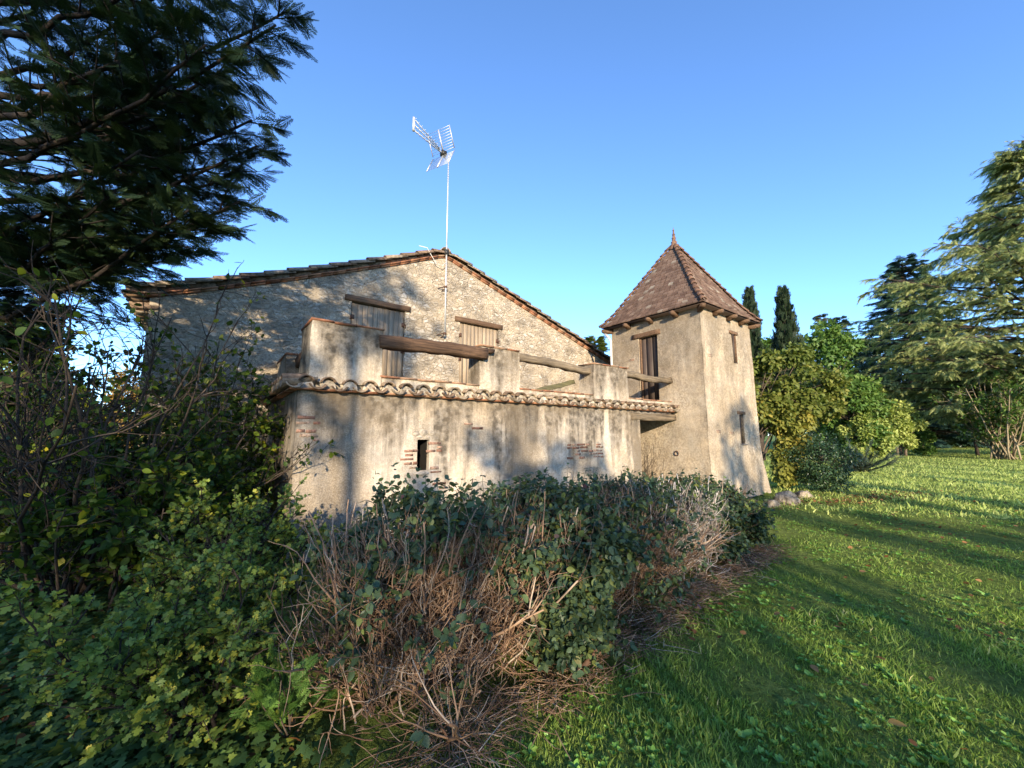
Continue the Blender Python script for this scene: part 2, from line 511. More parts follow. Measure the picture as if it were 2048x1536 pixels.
b.add([(XL, GY + 12, 0), (XR, GY + 12, 0), (XR, GY + 12, ZR), (XA, GY + 12, ZA), (XL, GY + 12, ZL)], [(0, 1, 2, 3, 4)], .5)
b.build("wall", M_RUBBLE, house)

# roof sheet: corrugated canal tiling behind the verge
ys = np.arange(GY + .16, GY + 12.2, .055)
b = B()
for side in (0, 1):
    xr = np.linspace(XL - .28, XA, 9) if side == 0 else np.linspace(XA, XR + .3, 9)
    zz = np.array([gtop(min(max(x, XL), XR)) - (.1 if x < XL or x > XR else 0) for x in xr]) + .17
    zz = zz[:, None] + .05 * np.abs(np.cos(ys * pi / .26))[None]
    X_, Y_ = np.meshgrid(xr, ys, indexing='ij')
    m_ = len(ys); q = (np.arange(len(xr) - 1)[:, None] * m_ + np.arange(m_ - 1)[None]).ravel()
    b.add(np.stack([X_, Y_, zz], -1), np.stack([q, q + m_, q + m_ + 1, q + 1], -1), rng.random(len(q)))
roof = b.build("roof", M_TILE, house)
# verge: stepped tiles over two thin courses
bt, bc = B(), B()
for side in (0, 1):
    n_ = 15 if side == 0 else 17
    x_lo, x_hi = (XL - .32, XA + .05) if side == 0 else (XR + .35, XA - .05)
    for k in range(n_):
        xa = x_lo + (x_hi - x_lo) * k / n_; xb = x_lo + (x_hi - x_lo) * (k + 1.3) / n_
        cl = lambda x: gtop(min(max(x, XL), XR)) + .06 * (1 if XL <= x <= XR else 0)
        pa, pb = np.array([xa, 0, cl(xa)]), np.array([xb, 0, cl(xb)])
        d = pb - pa; L = np.linalg.norm(d); up = np.array([-d[2], 0, d[0]]) * (1 if side == 0 else -1)
        for j, yo in enumerate((GY - .03, GY + .2)):
            arc_tile(bt, (pa[0], yo + rng.normal(0, .01), pa[2] + .065 + .02), d, up, .115, .092, L, lift=.03 + rng.normal(0, .006), convex=True)
            arc_tile(bt, (pa[0], yo + .115, pa[2] + .10), d, up, .10, .085, L, lift=.02, convex=False)
    m_ = 24
    for k in range(m_):
        xa = x_lo + (x_hi - x_lo) * (k + .02) / m_; xb = x_lo + (x_hi - x_lo) * (k + .98) / m_
        for j, (zo, yo, h) in enumerate(((.012, GY - .05, .026), (.046, GY - .09, .026))):
            jz = rng.normal(0, .004)
            za, zb = gtop(min(max(xa, XL), XR)) + zo + jz, gtop(min(max(xb, XL), XR)) + zo + jz
            V = [(xa, yo, za), (xb, yo, zb), (xb, GY + .3, zb), (xa, GY + .3, za), (xa, yo, za + h), (xb, yo, zb + h), (xb, GY + .3, zb + h), (xa, GY + .3, za + h)]
            bc.add(V, [(0, 3, 2, 1), (4, 5, 6, 7), (0, 1, 5, 4), (1, 2, 6, 5), (2, 3, 7, 6), (3, 0, 4, 7)])
bt.build("verge_tiles", M_TILE, roof, smooth=False)
bc.build("verge_course", M_TILE_RED, roof)
b = B()
arc_tile(b, (XA, GY - .12, ZA + .10), (0, 1, 0), (0, 0, 1), .15, .15, .5, rnd=.6)
arc_tile(b, (XA, GY + .3, ZA + .12), (0, 1, 0), (0, 0, 1), .14, .14, 11, rnd=.4)
b.build("ridge_tile", M_TILE, roof, smooth=False)
# left eave: tiles and cornice courses seen end-on
b = B()
for k in range(16):
    yk = GY + .05 + k * .27
    for j in range(3):
        arc_tile(b, (XL - .36 + j * .10, yk + (j % 2) * .06, ZL + .0 - j * .11), (1, 0, .12), (0, 0, 1), .1, .085, .5 - j * .1, convex=(j % 2 == 0))
    b.box((XL - .30 + .06, yk - .02, ZL - .05), (XL, yk + .22, ZL - .02))
    b.box((XL - .18, yk - .02, ZL - .27), (XL, yk + .22, ZL - .24))
b.build("eave_tiles", M_TILE, house)


# windows with board shutters
def window(o, n_planks, name="shuttered_window"):
    u0, u1, z0, z1 = o
    b = B(); lx0, lx1 = u0 - .15, u1 + .12
    rough_beam(b, (lx0, GY + .06, z1 + .065), (lx1, GY + .06, z1 + .065), .22, .13, 9, .005, chamfer=.1)
    lin = b.build("lintel", M_LINTEL, house)
    mid = (u0 + u1) / 2
    for s, (a0, a1) in enumerate(((u0 + .02, mid - .006), (mid + .006, u1 - .02))):
        b = B(); w = (a1 - a0) / n_planks
        for k in range(n_planks):
            dy = rng.uniform(-.003, .003)
            b.box((a0 + k * w + .004, GY + .035 + dy, z0 + .03), (a0 + (k + 1) * w - .004, GY + .062 + dy, z1 - .03 + rng.uniform(-.005, .005)))
        b.box((a0 + .01, GY + .066, z0 + .05), (a1 - .01, GY + .08, z1 - .06), .2)
        if s == 1: b.box((a0 - .028, GY + .018, z0 + .03), (a0 + .016, GY + .032, z1 - .035), .8)
        sh = b.build("shutter", M_SHUT, house)
        hx = a0 if s == 0 else a1
        sg = 1 if s == 0 else -1
        for hz in (z1 - .35, (z0 + z1) / 2 + .1, z0 + .35):
            hb = B(); hb.box((min(hx - .02 * sg, hx + .05 * sg), GY + .012, hz - .05), (max(hx - .02 * sg, hx + .05 * sg), GY + .034, hz + .05), jit=.004)
            hb.box((min(hx - .045 * sg, hx - .02 * sg), GY - .005, hz - .08), (max(hx - .045 * sg, hx - .02 * sg), GY + .02, hz + .02), jit=.003)
            hb.build("hinge", M_IRON, sh)


window(W_OPEN[0], 5); window(W_OPEN[1], 5)

# ---------------------------------------------------------------- terrace block
TX0, TX1, TYF, TZ = .86, 8.12, 5.79, 2.2
terr = thing("roof_terrace", "rendered outbuilding with a tile-edged roof terrace in front of the gable", "outbuilding", (4.5, TYF, 0))
SLIT = (2.53, 2.73, 1.06, 1.53)
b = B()
fm = lambda u, v: (u, TYF, v)
cell_wall(b, list(np.linspace(TX0, TX1, 12)) + [SLIT[0], SLIT[1]], [0, SLIT[2], SLIT[3], TZ], [SLIT], fm)
jambs(b, SLIT, fm, lambda u, v: (u, TYF + .09, v))
b.add([(TX0, TYF, 0), (TX0, TYF, TZ), (TX0, GY, TZ), (TX0, GY, 0)], [(0, 1, 2, 3)])
b.add([(TX1, TYF, 0), (TX1, GY, 0), (TX1, GY, TZ), (TX1, TYF, TZ)], [(0, 1, 2, 3)])
b.build("wall", M_STUCCO, terr)
b = B(); jambs(b, SLIT, lambda u, v: (u, TYF + .09, v), lambda u, v: (u, TYF + .6, v)); b.box((SLIT[0] - .1, TYF + .6, .9), (SLIT[1] + .1, TYF + .63, 1.7)); b.build("interior_shade_black", M_BLACK, terr)  # black lining paints in the darkness behind the slit
# stone sill and lintel stones of the slit
for (cx, cz, w, h) in ((2.61, 1.02, .13, .035), (2.50, 1.62, .07, .04), (2.62, 1.64, .08, .05), (2.75, 1.63, .07, .04), (2.56, 1.57, .05, .025), (2.69, 1.565, .05, .022)):
    b = B(); th = np.arange(10) * 2 * pi / 10
    rr = 1 + rng.normal(0, .08, 10)
    f0 = np.stack([cx + w * rr * np.cos(th), np.full(10, TYF - .002), cz + h * rr * np.sin(th)], -1)
    f1 = np.stack([cx + w * .72 * rr * np.cos(th), np.full(10, TYF - (.045 if cz < 1.1 else .014)), cz + h * .7 * rr * np.sin(th)], -1)
    V = np.concatenate([f0, f1]); q = np.arange(10); q2 = (q + 1) % 10
    b.add(V, np.stack([q, q2, 10 + q2, 10 + q], -1)); b.F.append(np.array([list(range(10, 20))]) + b.n - 20); b.A.append(np.array([.5]))
    b.build("sill_stone" if cz < 1.1 else "lintel_stone", M_MORTAR, terr)


def bricks(rects, face='y'):
    """patches of bare brick, courses of thin bricks just proud of the render"""
    for (x0, x1, z0, z1, y) in rects:
        b = B(); z = z0
        while z < z1:
            h = rng.uniform(.026, .042)
            x = x0 + rng.uniform(-.03, .07)
            while x < x1 - .04:
                w = rng.uniform(.09, .24)
                if rng.random() < .72:
                    dz = rng.normal(0, .003)
                    b.box((x, y - rng.uniform(.002, .007), z + dz), (min(x + w, x1 + .03), y + .03, z + h + dz), jit=.004)
                x += w + rng.uniform(.012, .03)
            z += h + rng.uniform(.016, .04)
        b.build("exposed_bricks", M_BRICK, terr)


bricks([(.88, 1.12, 1.52, 1.82, TYF), (2.29, 2.51, 1.02, 1.40, TYF), (2.72, 2.92, 1.02, 1.12, TYF), (2.71, 2.92, 1.34, 1.50, TYF),
        (2.62, 3.02, .62, .86, TYF), (3.30, 3.68, 1.70, 1.82, TYF), (5.7, 6.75, 1.12, 1.45, TYF), (4.9, 5.3, .7, .8, TYF)])

# cornice of canal tiles, and the thin red course below
b, bm, br = B(), B(), B()
nT = 33
xs = np.linspace(TX0 - .06, 9.50, nT)
pit = xs[1] - xs[0]
for i, x in enumerate(xs):
    s = .84
    r_ = pit * .45
    dy, dz = rng.normal(0, .008), rng.normal(0, .004)
    arc_tile(b, (x, TYF - .155 + dy, TZ + .105 + dz), (0, 1, .13), (0, 0, 1), r_, r_ * s, .42, thick=.017, convex=False, half=pi * .7)
    arc_tile(b, (x + pit / 2, TYF - .135 + rng.normal(0, .01), TZ + .062 + dz), (0, 1, .13), (0, 0, 1), r_ * .86, r_ * .7, .42, thick=.017, convex=True, half=pi * .8)
    # mortar packing under the covers
    th = np.linspace(-pi / 2, pi / 2, 7)
    yy = TYF - .075 + rng.normal(0, .012)
    V = [(x + pit / 2 + r_ * .8 * np.sin(a), yy, TZ + .03 + r_ * .8 * np.cos(a)) for a in th] + [(x + pit / 2 + r_ * .8, yy, TZ + .012), (x + pit / 2 - r_ * .8, yy, TZ + .012)]
    bm.add(V, [list(range(9))])
ny = 13
for j in range(ny):
    y = TYF + .02 + j * (GY - TYF - .05) / (ny - 1)
    arc_tile(b, (TX0 - .20, y, TZ + .13), (1, 0, .13), (0, 0, 1), .13, .11, .42, thick=.017, convex=False, half=pi * .86)
    arc_tile(b, (TX0 - .18, y + .13, TZ + .085), (1, 0, .13), (0, 0, 1), .115, .10, .42, thick=.017, convex=True, half=pi * .8)
b.build("cornice_tiles", M_TILE, terr, smooth=False)
bm.box((TX0 + .02, TYF + .02, TZ + .012), (9.5, TYF + .45, TZ + .16))
bm.box((TX0 + .02, TYF + .46, TZ + .012), (TX0 + .4, GY, TZ + .16))
bm.build("cornice_mortar", M_MORTAR, terr)
x = TX0 - .1
while x < 9.5:
    w = rng.uniform(.28, .34)
    br.box((x, TYF - .09 + rng.normal(0, .004), TZ - .014), (min(x + w - .006, 9.5), TYF + .4, TZ + .008), jit=.002)
    x += w
y = TYF + .4
while y < GY - .3:
    br.box((TX0 - .1, y + .006, TZ - .014), (TX0 + .3, y + .3, TZ + .008), jit=.002); y += .3
br.build("cornice_course", M_TILE_RED, terr)
# floor and gallery slab to the tower
b = B(); b.box((TX0 + .42, TYF + .47, TZ + .02), (TX1 - .01, GY - .01, TZ + .15)); b.box((TX1 + .003, TYF + .03, TZ - .10), (9.52, 7.55, TZ - .016)); b.build("floor_slab", M_CONCRETE, terr)
b = B(); rough_beam(b, (7.8, TYF + .05, 2.03), (9.62, TYF + .05, 2.05), .17, .16, 14, .01, chamfer=.22); b.build("gallery_beam", M_GREYBEAM, terr)
b = B()
for y in (6.5, 7.2): rough_beam(b, (TX1 + .01, y, 2.03), (9.56, y, 2.03), .14, .14, 8, .006, rnd=.3)
b.build("gallery_joist", M_BEAM, terr)

# piers, parapets and their tile copings
PZ, PB = 3.135, TZ + .10
piers = [(.97, 1.93, TYF - .015, TYF + .72), (3.62, 4.50, TYF - .015, TYF + .36), (6.52, 7.70, TYF - .015, TYF + .40), (.97, 1.45, 7.98, GY - .003)]


def pier_block(x0, x1, y0, y1, z0, z1, name, mat):
    b = B(); nu = max(3, int((x1 - x0) / .1)); nv = 8; nw = max(3, int((y1 - y0) / .1))
    g_ = lambda p: (p[0] + .008 * sin(p[2] * 9 + p[1] * 5), p[1] + .008 * sin(p[0] * 8 + p[2] * 7), p[2])
    U, W, V_ = np.linspace(x0, x1, nu), np.linspace(y0, y1, nw), np.linspace(z0, z1, nv)
    for u0, u1 in zip(U, U[1:]):
        for v0, v1 in zip(V_, V_[1:]):
            for yy in (y0, y1): b.add([g_((u0, yy, v0)), g_((u1, yy, v0)), g_((u1, yy, v1)), g_((u0, yy, v1))], [(0, 1, 2, 3)], .5)
    for u0, u1 in zip(W, W[1:]):
        for v0, v1 in zip(V_, V_[1:]):
            for xx in (x0, x1): b.add([g_((xx, u0, v0)), g_((xx, u1, v0)), g_((xx, u1, v1)), g_((xx, u0, v1))], [(0, 1, 2, 3)], .5)
    b.add([(x0, y0, z1), (x1, y0, z1), (x1, y1, z1), (x0, y1, z1)], [(0, 1, 2, 3)], .5)
    return b.build(name, mat, terr)


def coping(x0, x1, y0, y1, z, parent):
    b = B(); x = x0 - .02
    while x < x1 + .01:
        w = min(rng.uniform(.27, .31), x1 + .02 - x)
        if w < .05: break
        dz = rng.normal(0, .003)
        b.box((x + .004, y0 - .028 + rng.normal(0, .005), z + .003 + dz), (x + w - .004, y1 + .025, z + .026 + dz), jit=.003)
        x += w
    return b.build("coping_tiles", M_TILE_RED, parent)


for p in piers:
    zt = PZ if p[2] < 7 else 3.02
    o = pier_block(p[0], p[1], p[2], p[3], PB, zt, "pier", M_PIER)
    coping(p[0], p[1], p[2], p[3], zt, o)
for (x0, x1) in ((1.935, 3.615), (4.505, 6.515), (7.705, 9.48)):
    o = pier_block(x0, x1, TYF + .012, TYF + .28, PB, 2.44, "parapet", M_PIER)
    coping(x0, x1, TYF + .012, TYF + .28, 2.44, o)
o = pier_block(.985, 1.25, TYF + .725, 7.975, PB, 2.44, "parapet", M_PIER)
coping(.985, 1.25, TYF + .725, 7.975, 2.44, o)
b = B(); rough_beam(b, (1.88, TYF + .02, 2.965), (3.72, TYF - .045, 2.995), .2, .20, 18, .008, chamfer=.3)
b.box((3.64, TYF - .13, 3.02), (3.86, TYF - .02, 3.085), jit=.012)
b.build("railing_beam", M_BEAM, terr)
b = B(); rough_beam(b, (4.46, TYF + .14, 3.08), (6.60, TYF + .14, 2.99), .15, .145, 16, .012, chamfer=.3); b.build("railing_beam", M_GREYBEAM, terr)
b = B(); rough_beam(b, (7.66, TYF + .1, 3.045), (9.66, TYF + .1, 3.035), .16, .15, 16, .014, chamfer=.35); b.build("railing_beam", M_GREYBEAM, terr)
b = B(); rough_beam(b, (1.2, 6.46, 2.93), (1.2, 8.05, 2.88), .19, .2, 12, .014, chamfer=.35); b.build("railing_beam", M_BEAM, terr)
b = B(); rough_beam(b, (4.98, TYF + .42, 2.40), (6.40, TYF + .46, 2.78), .05, .1, 12, .007, chamfer=.2)
tag(b.build("mossy_plank", wood_mat("mossy_wood", (.055, .05, .03), (.16, .15, .075), 0)), "weathered mossy plank leaning behind the terrace parapet against a pier", "plank")

# ---------------------------------------------------------------- tower
tower = thing("dovecote_tower", "square rendered dovecote tower with a pointed brown tile roof", "tower", (11.0, 6.3, 0))
TC = np.array([11.07, 6.39]); HT, HH = 1.40, 4.86


def half(v):
    return HT + .055 * (1 - v / HH) + .12 * max(0, 1 - v / 1.5) ** 1.6


def tface(axis, inset=0.0):
    """point on a tower face; u in -1..1 along it, v height"""
    def f(u, v):
        h = half(v); w = .010 * sin(3.1 * v + 4 * u + axis) + .008 * sin(7 * u + 5.3 * v)
        if abs(u) > .99: w = .008 * sin(4 * v)
        if axis == 0: return (TC[0] - h - w + inset, TC[1] - u * h, v)      # faces -X; u=+1 at the near corner
        if axis == 1: return (TC[0] + u * h, TC[1] - h - w + inset, v)      # faces -Y; u=-1 at the near corner
        if axis == 2: return (TC[0] + h, TC[1] + u * h, v)
        return (TC[0] - u * h, TC[1] + h, v)
    return f


DOOR = (-.31, .12, 2.32, 4.36)
S_UP, S_LO = (.15, .30, 3.55, 4.36), (.19, .36, 1.36, 2.15)
us = list(np.linspace(-1, 1, 17)); vs = list(np.linspace(0, 1.5, 9)) + list(np.linspace(1.5, HH, 13))
b = B()
cell_wall(b, us + [DOOR[0], DOOR[1]], vs + [DOOR[2], DOOR[3]], [DOOR], tface(0))
jambs(b, DOOR, tface(0), tface(0, .16))
cell_wall(b, us + [S_UP[0], S_UP[1], S_LO[0], S_LO[1]], vs + [S_UP[2], S_UP[3], S_LO[2], S_LO[3]], [S_UP, S_LO], tface(1))
for s_ in (S_UP, S_LO): jambs(b, s_, tface(1), tface(1, .16))
cell_wall(b, us, vs, [], tface(2)); cell_wall(b, us, vs, [], tface(3))
b.build("wall", M_TOWER, tower, smooth=False)


def panel(b, hole, f, inset, n_, rnd=None):
    u0, u1, v0, v1 = hole
    for k in range(n_):
        a0 = u0 + (u1 - u0) * (k + .02) / n_; a1 = u0 + (u1 - u0) * (k + .98) / n_
        fo = lambda u, v, d: np.array(f(u, v)) + d
        nrmv = np.array([1, 0, 0.]) if inset[0] else np.array([0, 1., 0])
        A, Bk = max(inset) + rng.uniform(-.003, .003), max(inset) + .03
        q = [np.array(f(u, v)) + nrmv * d for d in (A, Bk) for (u, v) in ((a0, v0 - .01), (a1, v0 - .01), (a1, v1 + .01), (a0, v1 + .01))]
        b.add(q, [(0, 1, 2, 3), (4, 7, 6, 5), (0, 4, 5, 1), (1, 5, 6, 2), (2, 6, 7, 3), (3, 7, 4, 0)], rnd)


def flat(axis):
    def f(u, v):
        h = half(3.3)
        return (TC[0] - h, TC[1] - u * h, v) if axis == 0 else (TC[0] + u * h, TC[1] - h, v)
    return f


b = B(); panel(b, DOOR, flat(0), (.075, 0), 3)
f = flat(0)
door = b.build("door", M_DOOR, tower)
b = B(); p = np.array(f(-.2, 3.25)); b.tubes([p + (.08, 0, 0), p + (.02, 0, 0), p + (.02, -.08, .01)], .01, .008, 6); b.build("handle", M_IRON, door)
b = B()
for (u0, u1) in ((DOOR[0] + .005, DOOR[0] + .045), (DOOR[1] - .03, DOOR[1] - .003)):
    p0, p1 = np.array(f(u0, DOOR[2])), np.array(f(u1, DOOR[3]))
    b.box((p0[0] + .04, min(p0[1], p1[1]), p0[2]), (p0[0] + .072, max(p0[1], p1[1]), p1[2] - .002))
b.build("door_frame", M_LINTEL, door)


def tlintel(axis, u0, u1, z, h, pro=.03):
    b = B(); f = flat(axis)
    p0, p1 = np.array(f(u0, z + h / 2)), np.array(f(u1, z + h / 2))
    off = np.array([.06 - pro, 0, 0]) if axis == 0 else np.array([0, .06 - pro, 0])
    rough_beam(b, p0 + off, p1 + off, .12, h, 7, .004, chamfer=.12)
    return b.build("lintel", M_LINTEL, tower)


M_LINTEL_Y = M_LINTEL
tlintel(0, -.45, .19, 4.362, .13); tlintel(1, .06, .37, 4.362, .085); tlintel(1, .11, .44, 2.152, .085)
for s_, name in ((S_UP, "slit_window"), (S_LO, "slit_window")):
    b = B(); panel(b, s_, flat(1), (0, .10), 1, .6)
    o = b.build(name, M_GREYBEAM if s_ is S_LO else M_DOOR, tower)
    b = B(); f = flat(1); p0, p1 = np.array(f(s_[0], s_[2])), np.array(f(s_[0] + .045, s_[3]))
    yf = min(p0[1], p1[1])
    b.box((p0[0] + .002, yf - .034, p0[2] + .002), (p0[0] + .036, yf + .03, p1[2] - .003), .1); b.box((p0[0] + .037, yf - .02, p0[2] + .002), (np.array(f(s_[1], s_[2]))[0] - .022, yf + .05, p0[2] + .03), .1)
    b.build("frame", M_DOOR, o)
    b = B(); xr_ = np.array(f(s_[1], s_[2]))[0]; b.box((xr_ - .02, yf - .012, p0[2] + .002), (xr_ - .003, yf + .098, p1[2] - .003), .3); b.build("jamb_board", M_LINTEL if s_ is S_UP else M_GREYBEAM, o)
b = B(); f = tface(1); p0, p1 = np.array(f(.17, 1.33)), np.array(f(.39, 1.356)); b.box((p0[0], p0[1] - .03, p0[2]), (p1[0], p0[1] + .1, p1[2]), jit=.004); b.build("sill", M_CONCRETE, tower)
# bare bricks showing through the tower render
for patch in (((0, -.50, 3.78), (0, -.505, 3.745)), ((1, -.83, 3.62), (1, -.82, 3.575)), ((1, -.70, 1.7), (1, -.69, 1.655)), ((1, -.2, 1.62), (1, -.22, 1.66))):
    b = B()
    for (ax_i, u, v) in patch:
        p = np.array(tface(ax_i)(u, v))
        if ax_i == 0: b.box((p[0] - .006, p[1] - .1, p[2]), (p[0] + .03, p[1] + .1, p[2] + .022), .7, .003)
        else: b.box((p[0], p[1] - .006, p[2]), (p[0] + .2, p[1] + .03, p[2] + .022), .8, .004)
    b.build("exposed_bricks", M_BRICK, tower)
# iron ring
b = B(); p = np.array(tface(0)(.42, 1.18)); a_ = np.linspace(0, 2 * pi, 17)
b.tubes(np.stack([np.full(17, p[0] - .03), p[1] + .055 * np.cos(a_), p[2] - .05 + .055 * np.sin(a_)], -1), .011, .011, 6, cap=False)
b.tubes([p + (.05, 0, .01), p + (-.05, 0, .01)], .014, .014, 6); b.build("iron_ring", M_IRON, tower)

# roof
EZ, OV, AZ = 4.85, .15, 7.47
rows = 25


def rprof(t_):
    """half width and height up the roof; the foot kicks out a little"""
    h = (HT + OV) * (1 - t_) ; z = EZ + (AZ - EZ) * t_
    k = max(0, 1 - t_ / .22) ** 2
    return h + .07 * k, z + .035 * k


btile = B()
bh = B()
for face in range(4):
    ca, sa = cos(face * pi / 2), sin(face * pi / 2)
    rot = lambda p: (TC[0] + p[0] * ca - p[1] * sa, TC[1] + p[0] * sa + p[1] * ca, p[2])
    for k in range(rows):
        h0, z0 = rprof(k / rows); h1, z1 = rprof(min(1, (k + 1.35) / rows)); h1 = max(h1, .02)
        nt_ = max(1, int(round(2 * h0 / .17)))
        e = np.linspace(-1, 1, nt_ + 1) + (0 if k % 2 else 1.0 / nt_)
        e = np.clip(np.concatenate([[-1], e[(e > -1) & (e < 1)], [1]]), -1, 1)
        for a0, a1 in zip(e, e[1:]):
            g_ = .004; lift = .024 + rng.normal(0, .003); dn = rng.normal(0, .004)
            V = []
            for (hh, zz, li) in ((h0, z0 + dn, lift), (h1, z1, .002)):
                for aa, s in ((a0, g_), (a1, -g_)):
                    V.append((aa * hh + s, -hh - li * .75, zz + li))
            for (hh, zz) in ((h0, z0),):
                for aa, s in ((a0, g_), (a1, -g_)): V.append((aa * hh + s, -hh + .005, zz + dn - .006))
            btile.add([rot(p) for p in V], [(0, 1, 3, 2), (4, 5, 1, 0)])
    # hip
    nh = 15
    for k in range(nh):
        h0, z0 = rprof(k / nh * .97); h1, z1 = rprof(min(1, (k + 1.18) / nh * .97))
        p0 = np.array(rot((-h0 - .015, -h0 - .015, z0 + .0))); p1 = np.array(rot((-h1 - .01, -h1 - .01, z1)))
        d = p1 - p0; dh = np.array([d[0], d[1], 0]); up = np.array([0, 0, 1.]) * np.linalg.norm(dh) - nrm(dh) * d[2]
        arc_tile(bh, p0, d, up, .078, .062, np.linalg.norm(d), thick=.02, lift=.016 + rng.normal(0, .004), half=pi * .95)
for t0_, t1_ in zip(np.linspace(0, 1, 9), np.linspace(0, 1, 9)[1:]):
    (h0, z0), (h1, z1) = rprof(t0_), rprof(t1_)
    h0 -= .012; h1 = max(h1 - .012, .005)
    for face in range(4):
        ca, sa = cos(face * pi / 2), sin(face * pi / 2)
        btile.add([(TC[0] + x * ca - y * sa, TC[1] + x * sa + y * ca, z - .006) for x, y, z in ((-h0, -h0, z0), (h0, -h0, z0), (h1, -h1, z1), (-h1, -h1, z1))], [(0, 1, 2, 3)], .2)
rf = btile.build("roof", M_ROOFTILE, tower)
bh.build("hip_tiles", M_HIP, rf, smooth=False)
B().lathe([(.17, -.16), (.15, -.02), (.09, .03), (.075, .08), (.095, .10), (.06, .13), (.05, .22), (.07, .235), (.045, .26), (.036, .34), (.05, .355), (.03, .375), (.022, .48), (.03, .50), (.012, .53), (.004, .60), (0, .61)], (TC[0], TC[1], AZ - .03), 12).build("finial", M_HIP, rf, smooth=True)
h0 = HT + OV + .05
B().box((TC[0] - h0, TC[1] - h0, EZ - .018), (TC[0] + h0, TC[1] + h0, EZ - .004)).build("soffit", M_DARK, tower)


def tail(x, y, dx, dy, L=.3):
    d = nrm(np.array([dx, dy, 0.])); s = np.array([-d[1], d[0], 0]); w = .052
    prof = [(-.05, -.02), (L, -.02), (L, -.085), (L - .05, -.125), (L - .10, -.115), (L - .16, -.15), (-.05, -.155)]
    P = np.array([x, y, EZ])
    V = [P + d * a + s * ww + np.array([0, 0, zz]) for ww in (-w, w) for (a, zz) in prof]
    m_ = len(prof); b = B()
    b.add(V, [(i, (i + 1) % m_, m_ + (i + 1) % m_, m_ + i) for i in range(m_)], .5)
    b.F += [np.array([list(range(m_))[::-1]]), np.array([list(range(m_, 2 * m_))])]; b.A += [np.array([.5])] * 2
    b.build("rafter_tail", M_LINTEL, tower)


for u in (-.52, .02, .55):
    tail(TC[0] - HT, TC[1] - u * HT, -1, 0, .27); tail(TC[0] + u * HT, TC[1] - HT, 0, -1, .27)
for sx, sy in ((-1, -1), (1, -1), (-1, 1)): tail(TC[0] + sx * HT * .97, TC[1] + sy * HT * .97, sx, sy, .36)
b = B(); gy_ = TC[1] + HT + OV + .06
a_ = np.linspace(pi, 2 * pi, 8)
for x0, x1 in ((TC[0] - HT - OV - .02, TC[0] + HT + OV),):
    V = [(x, gy_ + .06 * np.cos(t_), EZ - .02 + .06 * np.sin(t_)) for x in (x0, x1) for t_ in a_]
    b.add(V, [(i, i + 1, 9 + i, 8 + i) for i in range(7)])
b.tubes([(TC[0] - HT - .12, gy_, EZ - .07), (TC[0] - HT - .1, gy_ - .15, EZ - .25), (TC[0] - HT - .06, gy_ - .22, EZ - .4), (TC[0] - HT - .06, gy_ - .22, .1)], .04, .04, 8)
b.build("gutter", M_GALV, tower)

# ---------------------------------------------------------------- television antenna
MX, MY = 4.62, GY - .13
ant = thing("tv_antenna", "rooftop television antenna with twin grid reflectors on a tall mast", "antenna", (MX, MY, 4.1))
b = B(); b.tubes([(MX, MY, 4.12), (MX, MY, 6.6)], .022, .022, 8); b.tubes([(MX, MY, 6.0), (MX, MY, 9.16)], .019, .017, 8)
b.build("mast", M_GALV, ant, smooth=True)
b = B(); b.box((MX - .05, MY - .04, 6.33), (MX + .05, GY + .0, 6.46)); b.build("mast_clamp", M_PLASTIC, ant)
for z in (4.2, 5.45):
    b = B(); b.tubes([(MX - .17, GY - .01, z - .05), (MX - .02, MY, z), (MX + .02, MY - .02, z)], .012, .012, 6); b.tubes([(MX - .05, GY, z - .1), (MX + .02, MY, z - .03)], .012, .012, 6)
    b.box((MX - .03, MY - .03, z - .04), (MX + .03, MY + .03, z + .02)); b.build("wall_bracket", M_IRON, ant)
bd = -np.array([cos(R(24.5)), sin(R(24.5)), 0]); sd = np.array([-bd[1], bd[0], 0]); up = np.array([0, 0, 1.])
AO = np.array([MX, MY, 9.1])
root = AO + bd * .22 + up * -.02
L = 1.05
booms = [(0.0, .16), (.0, .0), (.0, -.16)]
for (o_s, o_u) in ((.0, .17), (.0, .02), (.0, -.13)):
    b = B(); p0 = root + bd * .15 + up * o_u * .25 + sd * o_s; p1 = root + bd * (L + .1) + up * o_u + sd * o_s
    b.tubes([p0, p1], .015, .015, 6); b.build("boom", M_GALV, ant)
b = B()
for (o_u) in (.17, .02, -.13):
    for k in range(9):
        t_ = k / 8
        c = root + bd * (.2 + t_ * (L - .12)) + up * (o_u * (.25 + .75 * (.1 + t_ * .9)))
        b.tubes([c - sd * .06, c + sd * .06], .004, .004, 5)
b.build("director_rods", M_ALU, ant)
b = B(); e = root + bd * (L + .1)
b.tubes([e + up * .2, e + up * -.16], .032, .032, 8); b.build("end_brace", M_GALV, ant)
b = B(); b.box(root + (-.07, -.07, -.05), root + (.07, .07, .06)); b.build("dipole_box", M_PLASTIC, ant)
b = B(); b.tubes([root + bd * .02, root - bd * .08 - up * .07, AO - up * .12], .013, .013, 6); b.tubes([root + bd * .15, root + up * .0], .013, .013, 6); b.build("boom_bracket", M_ALU, ant)
for sg in (1, -1):
    b = B(); base = root + bd * .0 + up * .03 * sg
    dirv = nrm(bd * .42 + up * sg * .9)
    LL, WW = .52, .36
    for k in range(9):
        c = base + dirv * (.03 + LL * k / 8); b.tubes([c - sd * WW, c + sd * WW], .006, .006, 5)
    for s in (-WW, -.0, WW): b.tubes([base + sd * s, base + sd * s + dirv * (LL + .04)], .014 if s else .02, .014 if s else .02, 5)
    b.build("reflector", M_ALU, ant)
b = B(); pts = np.array([(MX - .02, MY - .02, 6.1), (MX - .12, MY - .02, 5.98), (MX - .28, MY + .02, 6.02), (MX - .42, MY + .02, 6.2), (MX - .55, MY + .0, 6.36), (MX - .75, MY + .06, 6.38)])
